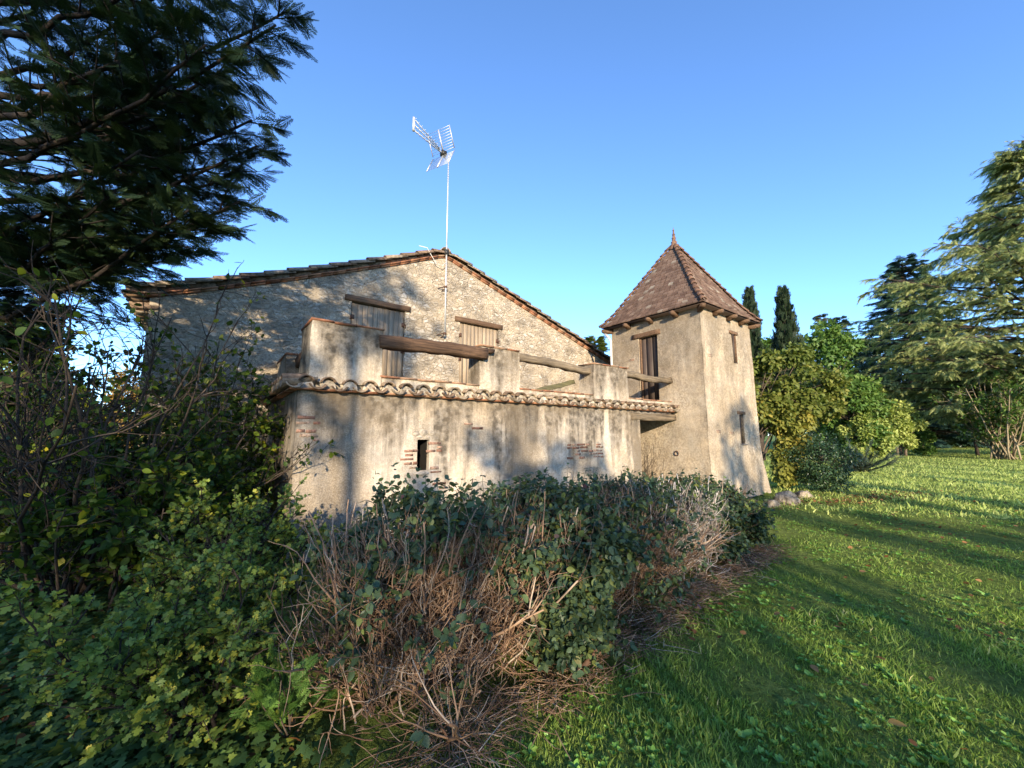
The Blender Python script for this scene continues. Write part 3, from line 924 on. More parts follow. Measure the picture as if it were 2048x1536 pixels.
b.tubes(pts, .009, .009, 5); b.build("cable", M_CABLE, ant)

# ================================================================== PLANTS
def tri(V, F):
    return np.array(V, float), np.array(F, int)


LEAF = tri([(0, 0, 0), (-.27, .42, .06), (0, 1, -.10), (.27, .42, .06), (0, .5, -.02)], [(0, 4, 1), (1, 4, 2), (0, 3, 4), (4, 3, 2)])
LEAF4 = tri([(0, 0, 0), (-.3, .45, .05), (0, 1, -.06), (.3, .45, .05)], [(0, 2, 1), (0, 3, 2)])
OVAL = tri([(0, 0, 0), (-.26, .2, .04), (-.34, .48, .05), (-.2, .8, 0), (0, 1, -.08), (.2, .8, 0), (.34, .48, .05), (.26, .2, .04), (0, .5, -.03)],
           [(8, i + 1, i) for i in range(7)] + [(8, 0, 7)])
_l = [(0, 0), (.30, .10), (.22, .30), (.52, .42), (.46, .62), (.24, .58), (.30, .84), (0, 1)]
LOBED = tri([(0, .45, -.04)] + [(x, y, .05 * abs(x)) for x, y in _l] + [(-x, y, .05 * abs(x)) for x, y in _l[-2:0:-1]],
            [(0, i, i % 14 + 1) for i in range(1, 15)])
_i = [(0, .1), (.3, -.05), (.52, .16), (.34, .36), (.46, .62), (.18, .58), (0, 1)]
IVY = tri([(0, .35, .03)] + [(x, y, -.12 * abs(x)) for x, y in _i] + [(-x, y, -.12 * abs(x)) for x, y in _i[-2:0:-1]],
          [(0, i, i % 12 + 1) for i in range(1, 13)])
BLADE = tri([(-.06, 0, 0), (.06, 0, 0), (-.045, .55, .05), (.045, .55, .05), (0, 1, .28)], [(0, 1, 3), (0, 3, 2), (2, 3, 4)])


def spray(n=9, L=.5, w=.03, ang=.75, sub=2):
    """flat fern-like conifer spray made of thin scaly twigs"""
    V, F = [], []

    def stick(p, d, l, wd):
        d = np.array(d) / np.linalg.norm(d); s = np.array([-d[1], d[0], 0]); i = len(V)
        p = np.array(p, float)
        V.extend([p, p + d * l * .45 + s * wd, p + d * l + [0, 0, -.06 * l], p + d * l * .45 - s * wd]); F.extend([(i, i + 2, i + 1), (i, i + 3, i + 2)])
    stick((0, 0, 0), (0, 1, 0), 1, w * .8)
    for k in range(n):
        t_ = .1 + .85 * k / n
        for s in (-1, 1):
            l = L * (1 - t_ * .75) * (.8 + .4 * rng.random())
            d = np.array([s * sin(ang), cos(ang), -.12])
            stick((0, t_, 0), d, l, w)
            for j in range(sub):
                q = np.array([0, t_, 0]) + d * l * (.3 + .4 * j)
                stick(q, (s * sin(ang - .55), cos(ang - .55), -.1), l * .45, w * .8)
                stick(q, (s * sin(ang + .6), cos(ang + .6), -.1), l * .35, w * .8)
    return np.array(V), np.array(F)


SPRAY = spray(10, .46, .017, .62, 2)
SPRAY_S = spray(6, .55, .045, .8, 1)
SPRAY_C = spray(6, .32, .028, .7, 0)


def grow(P0, D, L, K=6, wander=.15, up=0.0):
    """N wandering polylines"""
    P0 = np.asarray(P0, float); D = nrm(np.asarray(D, float)); N = len(P0)
    L = np.broadcast_to(np.asarray(L, float), (N,))
    pts = [P0]; p = P0; d = D
    for k in range(K - 1):
        d = nrm(d + rng.normal(0, wander, (N, 3)) + np.array([0, 0, up]))
        p = p + d * (L / (K - 1))[:, None]; pts.append(p)
    return np.stack(pts, 1)


def sample(polys, t_, idx):
    K = polys.shape[1]; x = np.clip(t_, 0, .9999) * (K - 1); i = x.astype(int); f = (x - i)[:, None]
    a, b_ = polys[idx, i], polys[idx, i + 1]
    return a + (b_ - a) * f, nrm(b_ - a)


def fork(polys, n_, t0, t1, spread, L, K=5, wander=.15, up=0.0, taper=.5):
    N = len(polys); idx = np.repeat(np.arange(N), n_)
    t_ = rng.uniform(t0, t1, len(idx))
    P, T = sample(polys, t_, idx)
    D = nrm(T + rng.normal(0, spread, P.shape))
    l = L * (1 - taper * t_) * rng.uniform(.6, 1.3, len(idx))
    return grow(P, D, l, K, wander, up), t_


def leaves_on(b, polys, n_, size, tmpl, t0=.2, out=None, droop=.2, upn=.7, sv=.3, pair=False):
    N = len(polys); idx = np.repeat(np.arange(N), n_)
    t_ = rng.uniform(t0, 1, len(idx))
    P, T = sample(polys, t_, idx)
    D = nrm(T * .5 + rng.normal(0, .6, P.shape) + np.array([0, 0, -droop]))
    Nn = nrm(rng.normal(0, .45, P.shape) + np.array([0, 0, upn]))
    b.scatter(*tmpl, P, D, Nn, size * rng.uniform(1 - sv, 1 + sv, len(P)))


def clump_crown(b, centres, radii, n_leaf, size, tmpl, upn=.5, droop=.25, shell=.55, squash=.8):
    """leaves gathered in many small clumps"""
    C = np.asarray(centres, float); Rr = np.asarray(radii, float)
    idx = rng.choice(len(C), n_leaf, p=Rr ** 2 / (Rr ** 2).sum())
    d = nrm(rng.normal(0, 1, (n_leaf, 3))); r_ = Rr[idx] * (shell + (1 - shell) * rng.random(n_leaf)) * rng.uniform(.75, 1.15, n_leaf)
    off = d * r_[:, None]; off[:, 2] *= squash
    D = nrm(d * .7 + rng.normal(0, .5, d.shape) + np.array([0, 0, -droop]))
    N_ = nrm(d * .5 + rng.normal(0, .45, d.shape) + np.array([0, 0, upn]))
    tone = rng.random(len(C)) * .45
    b.scatter(*tmpl, C[idx] + off, D, N_, size * rng.uniform(.65, 1.35, n_leaf), np.clip(tone[idx] + rng.random(n_leaf) * .55, 0, 1))


def leafy_tree(name, label, cat, base, height, rx, mat, bark, n_clump=40, n_leaf=5000, size=.3, crown_lo=.25, tmpl=LEAF4, trunk_r=.16, shape=1.0, group=None, rz=None, clump=.32, n_stem=1, spread_base=0.0, top=None):
    """trunk and limbs carrying a crown of leaf clumps (shape>1: wider at the foot)"""
    base = np.array(base, float)
    o = thing(name, label, cat, base, group)
    z0 = height * crown_lo
    d = nrm(rng.normal(0, 1, (n_clump, 3))); rr = rng.uniform(.35, 1, n_clump) ** .5
    zz = (d[:, 2] * rr + 1) / 2
    f = np.clip(np.sin(np.clip(zz, 0, 1) ** shape * pi) ** .6, .15, 1)
    a = rng.uniform(0, 2 * pi, n_clump)
    rad = rx * f * rng.uniform(.45, .95, n_clump)
    C = np.stack([base[0] + rad * np.cos(a), base[1] + rad * np.sin(a), base[2] + z0 + zz * (height - z0) * .93], -1)
    Rr = clump * rx * rng.uniform(.6, 1.25, n_clump)
    b = B()
    nst = n_stem
    ang = np.arange(nst) * 2.4
    P0 = base + np.stack([np.cos(ang), np.sin(ang), 0 * ang], -1) * spread_base
    tops = C[np.argsort(-C[:, 2])[:nst]] if nst > 1 else np.array([[base[0], base[1], base[2] + height * .85]])
    tt = np.linspace(0, 1, 9)[None, :, None]
    St = P0[:, None] + (tops - P0)[:, None] * tt + rng.normal(0, .02 * height, (nst, 9, 3)) * np.sin(tt * pi)
    b.tubes(St, trunk_r, trunk_r * .15, 7)
    k = rng.integers(0, nst, n_clump); s = np.clip((C[:, 2] - base[2]) / height * .75, .12, .95)
    Q, _ = sample(St, s, k)
    t5 = np.linspace(0, 1, 5)[None, :, None]
    Br = Q[:, None] + (C - Q)[:, None] * t5 + np.array([0, 0, 1.]) * (-.12 * np.linalg.norm(C - Q, axis=1))[:, None, None] * np.sin(t5 * pi)
    b.tubes(Br, trunk_r * .32, trunk_r * .07, 5)
    b.build("trunk", bark, o)
    b = B(); clump_crown(b, C, Rr, n_leaf, size, tmpl)
    b.build("crown", mat, o)
    return o


def conifer(name, label, cat, base, height, rx, mat, bark, tiers=22, per=7, size=.9, lo=.08, droop=.25, tmpl=None, n_sp=9, trunk_r=.22, group=None, power=.8, lift=0.0, top_sharp=1.0):
    """straight trunk with whorls of boughs clothed in flat sprays"""
    base = np.array(base, float); tmpl = tmpl or SPRAY_S
    o = thing(name, label, cat, base, group)
    b = B(); St = base + np.linspace(0, 1, 10)[:, None] * np.array([0, 0, height * .97]); b.tubes(St, trunk_r, .02, 7)
    n_ = tiers * per
    s = np.sort(rng.uniform(lo, .98, n_)); a = np.arange(n_) * 2.399 + rng.normal(0, .3, n_)
    l = rx * (1 - s) ** power * rng.uniform(.75, 1.12, n_) * np.clip((s - lo) / .08 + .55, 0, 1) + .12
    P0 = base + np.stack([0 * s, 0 * s, s * height], -1)
    D = np.stack([np.cos(a), np.sin(a), np.full(n_, lift)], -1)
    Bo = grow(P0, D, l, 6, .05, -droop * .12)
    b.tubes(Bo, .03 * height / 12, .008, 4)
    b.build("trunk", bark, o)
    b = B()
    idx = np.repeat(np.arange(n_), n_sp); t_ = rng.uniform(.15, 1, len(idx)) ** .7
    P, T = sample(Bo, t_, idx)
    side = nrm(np.cross(T, np.array([0, 0, 1.]))) * rng.uniform(-1, 1, (len(idx), 1))
    Dd = nrm(T + side * 1.1 * (1.05 - t_)[:, None] + np.array([0, 0, -droop]) + rng.normal(0, .15, P.shape))
    b.scatter(*tmpl, P, Dd, nrm(np.array([0, 0, 1.]) + rng.normal(0, .35, P.shape)), size * rng.uniform(.6, 1.2, len(P)) * (.5 + .5 * (1 - s[idx])), np.clip(rng.random(n_)[idx] * .5 + rng.random(len(P)) * .5, 0, 1))
    b.build("crown", mat, o)
    return o


# foliage and bark colours
L_LEY = leaf_mat("cypress_green", [(0, (.012, .026, .012)), (.6, (.022, .045, .018)), (1, (.045, .07, .022))], .2, .6, .2)
L_CEDAR = leaf_mat("cedar_green", [(0, (.13, .17, .055)), (.5, (.27, .31, .11)), (1, (.42, .43, .18))], .28, .6, .15)
L_LIME = leaf_mat("lime_leaf", [(0, (.17, .22, .05)), (.5, (.30, .36, .09)), (1, (.46, .48, .16))], .35)
L_BLUE = leaf_mat("blue_conifer", [(0, (0.021, 0.051, 0.041)), (.6, (0.039, 0.083, 0.063)), (1, (0.067, 0.120, 0.075))], .12, .6, .2)
L_DARKCYP = leaf_mat("dark_cypress", [(0, (.012, .025, .014)), (1, (.035, .055, .022))], .12, .6, .2)
L_GREEN = leaf_mat("mid_green_leaf", [(0, (0.054, 0.109, 0.023)), (.6, (0.093, 0.171, 0.034)), (1, (0.171, 0.233, 0.047))], .3)
L_GOLD = leaf_mat("golden_leaf", [(0, (.10, .145, .032)), (.5, (.19, .235, .055)), (1, (.32, .335, .10))], .35)
L_BLOND = leaf_mat("blond_conifer", [(0, (.16, .17, .07)), (1, (.30, .29, .13))], .2)
L_VINE = leaf_mat("creeper_leaf", [(0, (.075, .11, .022)), (.55, (.135, .165, .035)), (.88, (.22, .215, .045)), (1, (.36, .27, .05))], .35)
L_VINEY = leaf_mat("yellow_creeper_leaf", [(0, (.14, .16, .03)), (.6, (.25, .245, .05)), (1, (.38, .29, .06))], .35)
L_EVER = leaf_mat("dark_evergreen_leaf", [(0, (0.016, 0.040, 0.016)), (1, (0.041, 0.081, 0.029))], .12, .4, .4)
L_JUN = leaf_mat("juniper_leaf", [(0, (.045, .075, .055)), (1, (.10, .135, .09))], .15)
L_HEDGE = leaf_mat("hedge_leaf", [(0, (.036, .066, .036)), (.5, (.062, .100, .050)), (.82, (.095, .135, .05)), (.95, (.16, .19, .045)), (1, (.11, .05, .05))], .22, .45, .3)
L_HAW = leaf_mat("hawthorn_leaf", [(0, (0.089, 0.142, 0.033)), (.5, (0.153, 0.216, 0.046)), (.85, (0.241, 0.298, 0.046)), (1, (0.418, 0.358, 0.046))], .3)
L_HAZEL = leaf_mat("hazel_leaf", [(0, (0.027, 0.051, 0.009)), (.6, (0.053, 0.096, 0.014)), (.88, (0.132, 0.184, 0.017)), (1, (0.343, 0.306, 0.023))], .4)
L_IVY = leaf_mat("ivy_leaf", [(0, (0.034, 0.070, 0.022)), (.6, (0.065, 0.116, 0.031)), (.88, (0.124, 0.184, 0.037)), (1, (0.266, 0.264, 0.033))], .2, .5, .2)
L_AUT = leaf_mat("autumn_leaf", [(0, (.20, .12, .03)), (.5, (.34, .20, .05)), (1, (.42, .30, .10))], .4)
L_DEAD = leaf_mat("dead_leaf", [(0, (.10, .045, .02)), (.6, (.20, .09, .035)), (1, (.32, .19, .08))], .15, .8, .1)
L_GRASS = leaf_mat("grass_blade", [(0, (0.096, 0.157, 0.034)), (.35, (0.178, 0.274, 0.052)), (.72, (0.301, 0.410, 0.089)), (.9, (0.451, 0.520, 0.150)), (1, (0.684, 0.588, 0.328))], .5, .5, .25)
L_GRASS_FAR = leaf_mat("grass_blade_sun_tinted", [(0, (0.236, 0.307, 0.071)), (.5, (0.401, 0.472, 0.130)), (1, (0.590, 0.614, 0.236))], .45, .6, .15)  # paler copy of the near grass; sunlit brightness is put into the colour
L_WEED = leaf_mat("weed_leaf", [(0, (0.091, 0.205, 0.036)), (.7, (0.194, 0.376, 0.057)), (1, (0.319, 0.479, 0.091))], .3, .4, .4)
T_BROWN = rnd_mat("dry_twig", [(0, (.10, .055, .034)), (.4, (.21, .125, .075)), (.78, (.32, .21, .135)), (1, (.44, .36, .28))], rough=.85, var=.25)
T_GREY = rnd_mat("grey_twig", [(0, (0.168, 0.132, 0.108)), (.5, (0.336, 0.288, 0.252)), (1, (0.528, 0.492, 0.456))], rough=.85, var=.25)
T_DARK = rnd_mat("dark_bark", [(0, (.03, .022, .016)), (1, (.075, .055, .04))], rough=.9, bump=(25, .8, .02), var=.4)
T_BLACK = rnd_mat("black_cypress_bark", [(0, (.018, .013, .010)), (1, (.035, .026, .02))], rough=.95, bump=(25, .8, .02), var=.4)  # darkest bark tone, for the overhanging cypress only
T_MID = rnd_mat("brown_bark", [(0, (.07, .05, .035)), (1, (.16, .12, .085))], rough=.9, bump=(25, .8, .02), var=.4)
M_ROCK = rnd_mat('rough_rock', [(0, (.26, .21, .145)), (1, (.46, .39, .29))], rough=.95, bump=(9, 1.0, .08), var=.6, vscale=7)
T_PALE = rnd_mat("pale_stem", [(0, (.20, .155, .09)), (1, (.34, .27, .17))], rough=.8, var=.3)

#@@PLANTS@@
# ---------------------------------------------------------------- trimmed hedge: a row of shrubs, bare twigs outside, leaves on top
def hedge_shrub(name, label, x0, x1, y0, y1, h, n_twig, n_leaf, twig_mat, leaf_low=.0, fan=.6, shoots=5, leaf=.055, seedlift=0.0, front_bare=True, n_stub=30):
    cx, cy = (x0 + x1) / 2, (y0 + y1) / 2
    o = thing(name, label, "shrub", (cx, cy, 0), "shrubs of the trimmed hedge")
    w, dp = x1 - x0, y1 - y0
    n_ = 46
    P0 = np.stack([cx + rng.normal(0, w * .20, n_), cy + rng.normal(0, dp * .16, n_), np.zeros(n_)], -1)
    D = np.stack([rng.normal(0, fan, n_) + (P0[:, 0] - cx) * .7, rng.normal(-.18, fan, n_), np.full(n_, 1.0)], -1)
    S = grow(P0, D, h * rng.uniform(.7, 1.0, n_), 7, .14, .05)
    b = B(); b.tubes(S, rng.uniform(.008, .016, n_), .005, 5)
    per = max(1, int(n_twig * .7) // n_)
    T1, _ = fork(S, per, .05, .95, .55, h * .52, 6, .2, .05, .45)
    b.tubes(T1, rng.uniform(.0032, .007, len(T1)), .0016, 4, cap=False)
    T2, _ = fork(T1, 3, .25, .95, .6, h * .2, 4, .25, .05, .3)
    b.tubes(T2, .0026, .0012, 3, cap=False)
    # twigs splayed over the cut face nearest the lawn
    nf = int(n_twig * .62)
    F0 = np.stack([rng.uniform(x0, x1, nf), rng.uniform(y0 + .1, y0 + dp * .5, nf), h * rng.uniform(.02, .72, nf)], -1)
    FD = np.stack([(F0[:, 0] - cx) / w * .8 + rng.normal(0, .45, nf), rng.normal(-.42, .32, nf), rng.normal(.75, .4, nf)], -1)
    FT = grow(F0, FD, h * rng.uniform(.18, .5, nf), 8, .20, .10)
    b.tubes(FT, rng.uniform(.0028, .0066, nf), .0016, 5, cap=False)
    F2, _ = fork(FT, 3, .3, .95, .5, h * .15, 5, .22, .10)
    b.tubes(F2, .0025, .0012, 3, cap=False)
    # cut stubs sticking up through the leaves
    ns = n_stub
    Q = np.stack([rng.uniform(x0, x1, ns), rng.uniform(y0 + .05, y1, ns), h * rng.uniform(.6, .8, ns)], -1)
    b.tubes(grow(Q, np.stack([rng.normal(0, .22, ns), rng.normal(-.1, .2, ns), np.ones(ns)], -1), h * rng.uniform(.2, .42, ns), 5, .08, 0), .006, .0042, 5, rnd=rng.uniform(.5, 1, ns))
    b.build("branches", twig_mat, o)
    # leaves: dense over the top, thinning down the face
    b = B()
    nt_ = int(n_leaf / 3.2)
    Q = np.stack([rng.uniform(x0 - .05, x1 + .05, nt_), y0 + .12 + (y1 - y0) * rng.random(nt_), h * (.66 + .30 * rng.random(nt_))], -1)
    Q[:, 2] -= h * .12 * np.abs((Q[:, 0] - cx) / w * 2) ** 3
    bump_ = .11 * np.sin(Q[:, 0] * 5.1 + 1) + .08 * np.sin(Q[:, 0] * 11.3 + Q[:, 1] * 4)
    Q[:, 2] += bump_ * h
    low = rng.random(nt_) < leaf_low
    Q[low, 2] = h * rng.uniform(.10, .78, low.sum()); Q[low, 1] = y0 - .16 + rng.uniform(0, .22, low.sum())
    lk = np.sin(Q[:, 0] * 6.0 + 2 * np.sin(Q[:, 2] * 5)) > -.1
    Q = Q[~low | lk]
    Tl = grow(Q, np.stack([rng.normal(0, .5, len(Q)), rng.normal(-.25, .5, len(Q)), rng.uniform(.1, 1, len(Q))], -1), rng.uniform(.1, .24, len(Q)), 4, .2)
    leaves_on(b, Tl, 9, leaf * .8, OVAL, 0, droop=.35, upn=.8, sv=.5)
    # long shoots with paired drooping leaves
    if shoots:
        ys_ = y0 + dp * rng.uniform(.15, .9, shoots)
        Sx = np.stack([rng.uniform(x0, x1, shoots), ys_, np.full(shoots, h * .85)], -1)
        Sh = grow(Sx, np.stack([rng.normal(0, .16, shoots), rng.normal(0, .16, shoots), np.ones(shoots)], -1), rng.uniform(.2, .42, shoots) * h, 9, .07)
        b.tubes(Sh, .0045, .002, 4, rnd=.1)
        for k in range(2, 9):
            for s in (-1, 1):
                P = Sh[:, k]; a = rng.uniform(0, 6.28, shoots) if s < 0 else a + pi
                Dd = np.stack([np.cos(a), np.sin(a), np.full(shoots, .12 - .05 * k)], -1)
                b.scatter(*OVAL, P, Dd, np.tile([0, 0, 1.], (shoots, 1)) + rng.normal(0, .15, (shoots, 3)), leaf * 1.25 * (1.12 - .06 * k))
    b.build("foliage", L_HEDGE, o)
    return o


hedge_shrub("hedge_shrub", "shrub of fanned bare brown twigs at the near left end of the trimmed hedge", .66, 1.75, 2.10, 3.3, 1.04, 900, 2100, T_BROWN, .08, .62, 7, .058, n_stub=40)
hedge_shrub("hedge_shrub", "hedge shrub with dark leaves hanging low between two brown twiggy ones", 1.72, 2.62, 2.12, 3.3, 1.05, 330, 7000, T_BROWN, .66, .45, 8, .055)
hedge_shrub("hedge_shrub", "hedge shrub of tangled brown stems with tall leafy shoots near the middle of the wall", 2.58, 3.75, 2.2, 3.4, 1.05, 900, 3000, T_BROWN, .16, .5, 14, .055)
hedge_shrub("hedge_shrub", "hedge shrub topped by pale grey upright twigs below the gallery opening", 3.7, 4.95, 2.36, 3.5, .95, 820, 2600, T_GREY, .08, .4, 9, .055, n_stub=110)
hedge_shrub("hedge_shrub", "rounded dark leafy shrub at the far right end of the hedge by the tower", 4.9, 6.2, 2.62, 3.7, .86, 420, 6500, T_BROWN, .45, .5, 6, .06, n_stub=18)

# straw-like litter below the hedge
b = B(); n_ = 2300
q = np.stack([rng.uniform(.75, 6.5, n_), 1.92 + rng.normal(.02, .13, n_), rng.uniform(.01, .06, n_)], -1); q[:, 1] += (q[:, 0] - .5) * .10
b.tubes(grow(q, np.stack([rng.normal(0, 1, n_), rng.normal(-.2, .8, n_), rng.normal(0, .12, n_)], -1), rng.uniform(.08, .28, n_), 4, .15), .0028, .0016, 3, cap=False)
tag(b.build("dead_twigs", T_BROWN), "litter of dry brown twigs along the foot of the hedge", "twigs", kind="stuff")
b = B(); P = grow([[2.0, 1.92, .14]], [[1, .12, .25]], .34, 7, .1); b.tubes(P, .017, .012, 7, rnd=.1)
P2 = grow([P[0, 3]], [[.3, .2, 1]], .2, 5, .1); b.tubes(P2, .010, .006, 6, rnd=.1)
tag(b.build("cut_branch", T_BROWN), "pale cut forked branch lying in the foot of the brown hedge", "branch")

# ---------------------------------------------------------------- hawthorn bush in front on the left
def bush(name, label, cat, base, h, r, n_stem, n_br, n_tw, n_lf, leaf, tmpl, lmat, bmat, tilt=.5, group=None, stem_r=.012, t0=.2, lean=(0, 0), up=.06, wander=.14, spread=.55, br_len=.5, tw_len=.24):
    base = np.array(base, float)
    o = thing(name, label, cat, base, group)
    P0 = base + np.stack([rng.normal(0, r * .22, n_stem), rng.normal(0, r * .22, n_stem), np.zeros(n_stem)], -1)
    D = np.stack([rng.normal(lean[0], tilt, n_stem), rng.normal(lean[1], tilt, n_stem), np.ones(n_stem)], -1)
    S = grow(P0, D, h * rng.uniform(.65, 1.15, n_stem), 8, wander, up)
    b = B(); b.tubes(S, stem_r, stem_r * .3, 6)
    B1, _ = fork(S, n_br, .2, 1, spread, h * br_len, 6, .18, .04); b.tubes(B1, stem_r * .4, stem_r * .15, 4, cap=False)
    B2, _ = fork(B1, n_tw, .15, 1, spread, h * tw_len, 5, .2, .02); b.tubes(B2, stem_r * .2, stem_r * .1, 3, cap=False)
    b.build("branches", bmat, o)
    if n_lf:
        b = B(); leaves_on(b, B2, n_lf, leaf, tmpl, t0, droop=.15, upn=.9)
        b.build("foliage", lmat, o)
    return o


G_HAW = "hawthorn bushes on the left"
bush("hawthorn_bush", "pale green hawthorn bush with lobed leaves beside the bare twigs of the hedge", "bush", (.02, 2.95, 0), .78, .5, 18, 8, 6, 10, .030, LOBED, L_HAW, T_DARK, .42, G_HAW)
bush("hawthorn_bush", "hawthorn bush reaching up before the left corner of the terrace wall", "bush", (.22, 4.05, 0), .95, .45, 12, 8, 6, 8, .032, LOBED, L_HAW, T_DARK, .30, G_HAW)
bush("hawthorn_bush", "low spreading hawthorn bush above the ivy with arching pale sprigs", "bush", (-.08, 3.4, 0), .72, .45, 12, 7, 6, 8, .030, LOBED, L_HAW, T_DARK, .42, G_HAW)
# cypress seedling
o = thing("cypress_seedling", "small bright green cypress seedling growing among the hawthorn leaves", "seedling", (.45, 2.55, 0))
S = grow([[.45, 2.55, 0]] * 5, rng.normal(0, .35, (5, 3)) + [0, -.15, 1], .55, 7, .08); b = B(); b.tubes(S, .006, .002, 5); b.build("stem", T_MID, o)
B1, t_ = fork(S, 16, .2, 1, .5, .2, 5, .1, .02); b = B(); i_ = np.repeat(np.arange(len(B1)), 2); P, T = sample(B1, rng.uniform(.1, .9, len(i_)), i_)
b.scatter(*SPRAY, P, nrm(T + rng.normal(0, .3, T.shape)), rng.normal(0, .4, P.shape) + [0, 0, 1], .11); b.build("foliage", leaf_mat("fresh_cypress", [(0, (.04, .10, .02)), (1, (.09, .17, .03))], .2), o)

# ---------------------------------------------------------------- dark hazel and ivy thicket by the gable
G_HZ = "hazel bushes in front of the gable"
hz = [((-1.0, 6.6, 0), 1.4, "dense dark hazel bush at the foot of the gable's left corner"),
      ((.25, 7.0, 0), 2.1, "dark hazel bush filling the corner between gable and terrace wall"),
      ((-.5, 8.0, 0), 2.5, "tall shaded hazel bush hiding the foot of the rubble gable"),
      (gp(5.2, -6.2), 1.4, "shaded hazel bush left of the leaning trunks"),
      ((-.55, 5.2, 0), 1.2, "low hazel bush with a few yellow leaves before the terrace's left side"),
      ((-.1, 5.9, 0), 1.25, "hazel bush with lime leaves against the terrace's shaded side wall"),
      (gp(7.0, -9.3), 1.7, "dark hazel bush on the photo's left margin under the conifer")]
for (p, h, lb) in hz:
    bush("hazel_bush", lb, "bush", p, h, .9, 16, 8, 5, 6, .075, OVAL, L_HAZEL, T_DARK, .42, G_HZ, .016, tw_len=.2)
# leaning bare-limbed shrub before the gable
o = bush("bare_shrub", "nearly leafless shrub with long arching twigs before the gable's left corner", "shrub", (-1.0, 5.9, 0), 2.75, .8, 20, 9, 5, 1, .06, OVAL, L_HAZEL, T_DARK, .45, None, .020, .5, lean=(-.12, .02), br_len=.42, tw_len=.16)
bush("bare_shrub", "open leggy shrub whose few yellow leaves hang against the rubble gable", "shrub", (.0, 7.6, 0), 3.2, .6, 8, 8, 5, 2, .062, OVAL, leaf_mat("yellowing_leaf", [(0, (.05, .09, .016)), (.5, (.13, .16, .025)), (1, (.30, .27, .035))], .4), T_DARK, .30, None, .014, .4, br_len=.36, tw_len=.14, lean=(-.06, 0))
o = thing("leaning_tree", "slanting dark trunks of a small tree left of the farmhouse, ivy at its foot", "tree", (-3.2, 7.6, 0))
b = B()
for (p, d, l, r_) in (((-3.2, 7.6, 0), (.42, .1, .8), 3.6, .075), ((-3.1, 7.5, 0), (.62, .05, .62), 3.0, .055), ((-3.3, 7.7, 0), (.1, .15, 1), 3.8, .05), ((-3.4, 7.6, 0), (-.35, .1, .9), 3.3, .05)):
    S = grow([p], [d], l, 10, .06, .03); b.tubes(S, r_, .006, 8)
    B1, _ = fork(S, 16, .3, 1, .6, 1.5, 7, .16, .05); b.tubes(B1, .014, .005, 5)
    B2, _ = fork(B1, 5, .2, 1, .6, .6, 5, .2, .03); b.tubes(B2, .005, .002, 3, cap=False)
    if l == 3.6: BL = B2
    else: BL = np.concatenate([BL, B2])
b.build("trunk", T_DARK, o)
b = B(); leaves_on(b, BL, 1, .055, OVAL, .3); b.build("crown", L_HAZEL, o)

# bushy tree on the left edge, sunlit leaves showing through
leafy_tree("broadleaf_tree", "leafy small tree at the photo's left edge behind the leaning trunks", "tree", gp(8.3, -10.9), 4.6, 1.7, L_HAZEL, T_DARK, 60, 13000, .12, .08, OVAL, .09, clump=.26, n_stem=4, spread_base=.3)
leafy_tree("broadleaf_tree", "yellow-green leafy tree glowing in the sun far left behind the dark thicket", "tree", gp(15, -20.2), 6.2, 2.8, L_GOLD, T_DARK, 50, 7000, .22, .06, LEAF4, .12, clump=.28)

# ---------------------------------------------------------------- ivy carpet and dead leaves
b = B(); n_ = 19000
a_ = 1.15 + 6.8 * rng.random(n_) ** 1.3 ; q = gp(0, 0) + FH * a_[:, None] + RT * (a_ * rng.uniform(-1.55, -.36, n_))[:, None]
keep = (q[:, 0] < .45 + rng.normal(0, .12, n_)) & (q[:, 1] < 8.5)
q = q[keep]; q[:, 2] = lawn_h(q[:, 0], q[:, 1]) + rng.uniform(.015, .13, len(q)) * (1 + .6 * np.sin(q[:, 0] * 3) * np.sin(q[:, 1] * 2.3))
b.scatter(*IVY, q, np.stack([rng.normal(0, 1, len(q)), rng.normal(-.4, 1, len(q)), rng.normal(-.25, .25, len(q))], -1), rng.normal(0, .35, q.shape) + [0, 0, 1], rng.uniform(.035, .075, len(q)))
tag(b.build("ivy_carpet", L_IVY), "dark ivy and small leaves carpeting the shaded ground at lower left", "ivy", kind="stuff")
b = B(); n_ = 900
q = np.concatenate([gp(0, 0) + FH * rng.uniform(1.6, 5, n_)[:, None] + RT * rng.uniform(-5, 0, n_)[:, None]])
q = q[(q[:, 0] < .5)]
n2 = 700; q2 = np.stack([rng.normal(13.2, 1.7, n2), 3.0 + rng.normal(0, .28, n2), np.zeros(n2)], -1); q2[:, 1] -= (q2[:, 0] - 13.2) * .28
n3 = 420; q3 = np.stack([rng.uniform(3, 16, n3), rng.uniform(-3, 2.2, n3), np.zeros(n3)], -1)
q = np.concatenate([q, q2, q3]); q[:, 2] = lawn_h(q[:, 0], q[:, 1]) + rng.uniform(.02, .06, len(q))
b.scatter(*OVAL, q, rng.normal(0, 1, q.shape) * [1, 1, .2], rng.normal(0, .4, q.shape) + [0, 0, 1], rng.uniform(.035, .08, len(q)))
tag(b.build("dead_leaves", L_DEAD), "brown fallen leaves scattered over lawn and ivy", "leaves", kind="stuff")
b = B(); P = at(1760, 1296, 2.35); P[2] = .075
b.scatter(*OVAL, [P], [RT * 1 + FH * -.25], [[.4, -.6, 1]], .085, np.array([.6])); tag(b.build("fallen_leaf", L_AUT), "single long ochre leaf lying on the grass at lower right", "leaf")

# ---------------------------------------------------------------- grass
def lawn_ok(q):
    x, y = q[:, 0], q[:, 1]
    hed = (y > 1.80 + .11 * (x - .5) + .06 * np.sin(7 * x)) & (x < 6.45) & (x > -9)
    left = (x < .5)
    bld = (y > 4.6) & (x < 12.7)
    twr = (x > 9.3) & (x < 12.75) & (y > 4.7)
    return ~(hed | left | bld | twr)


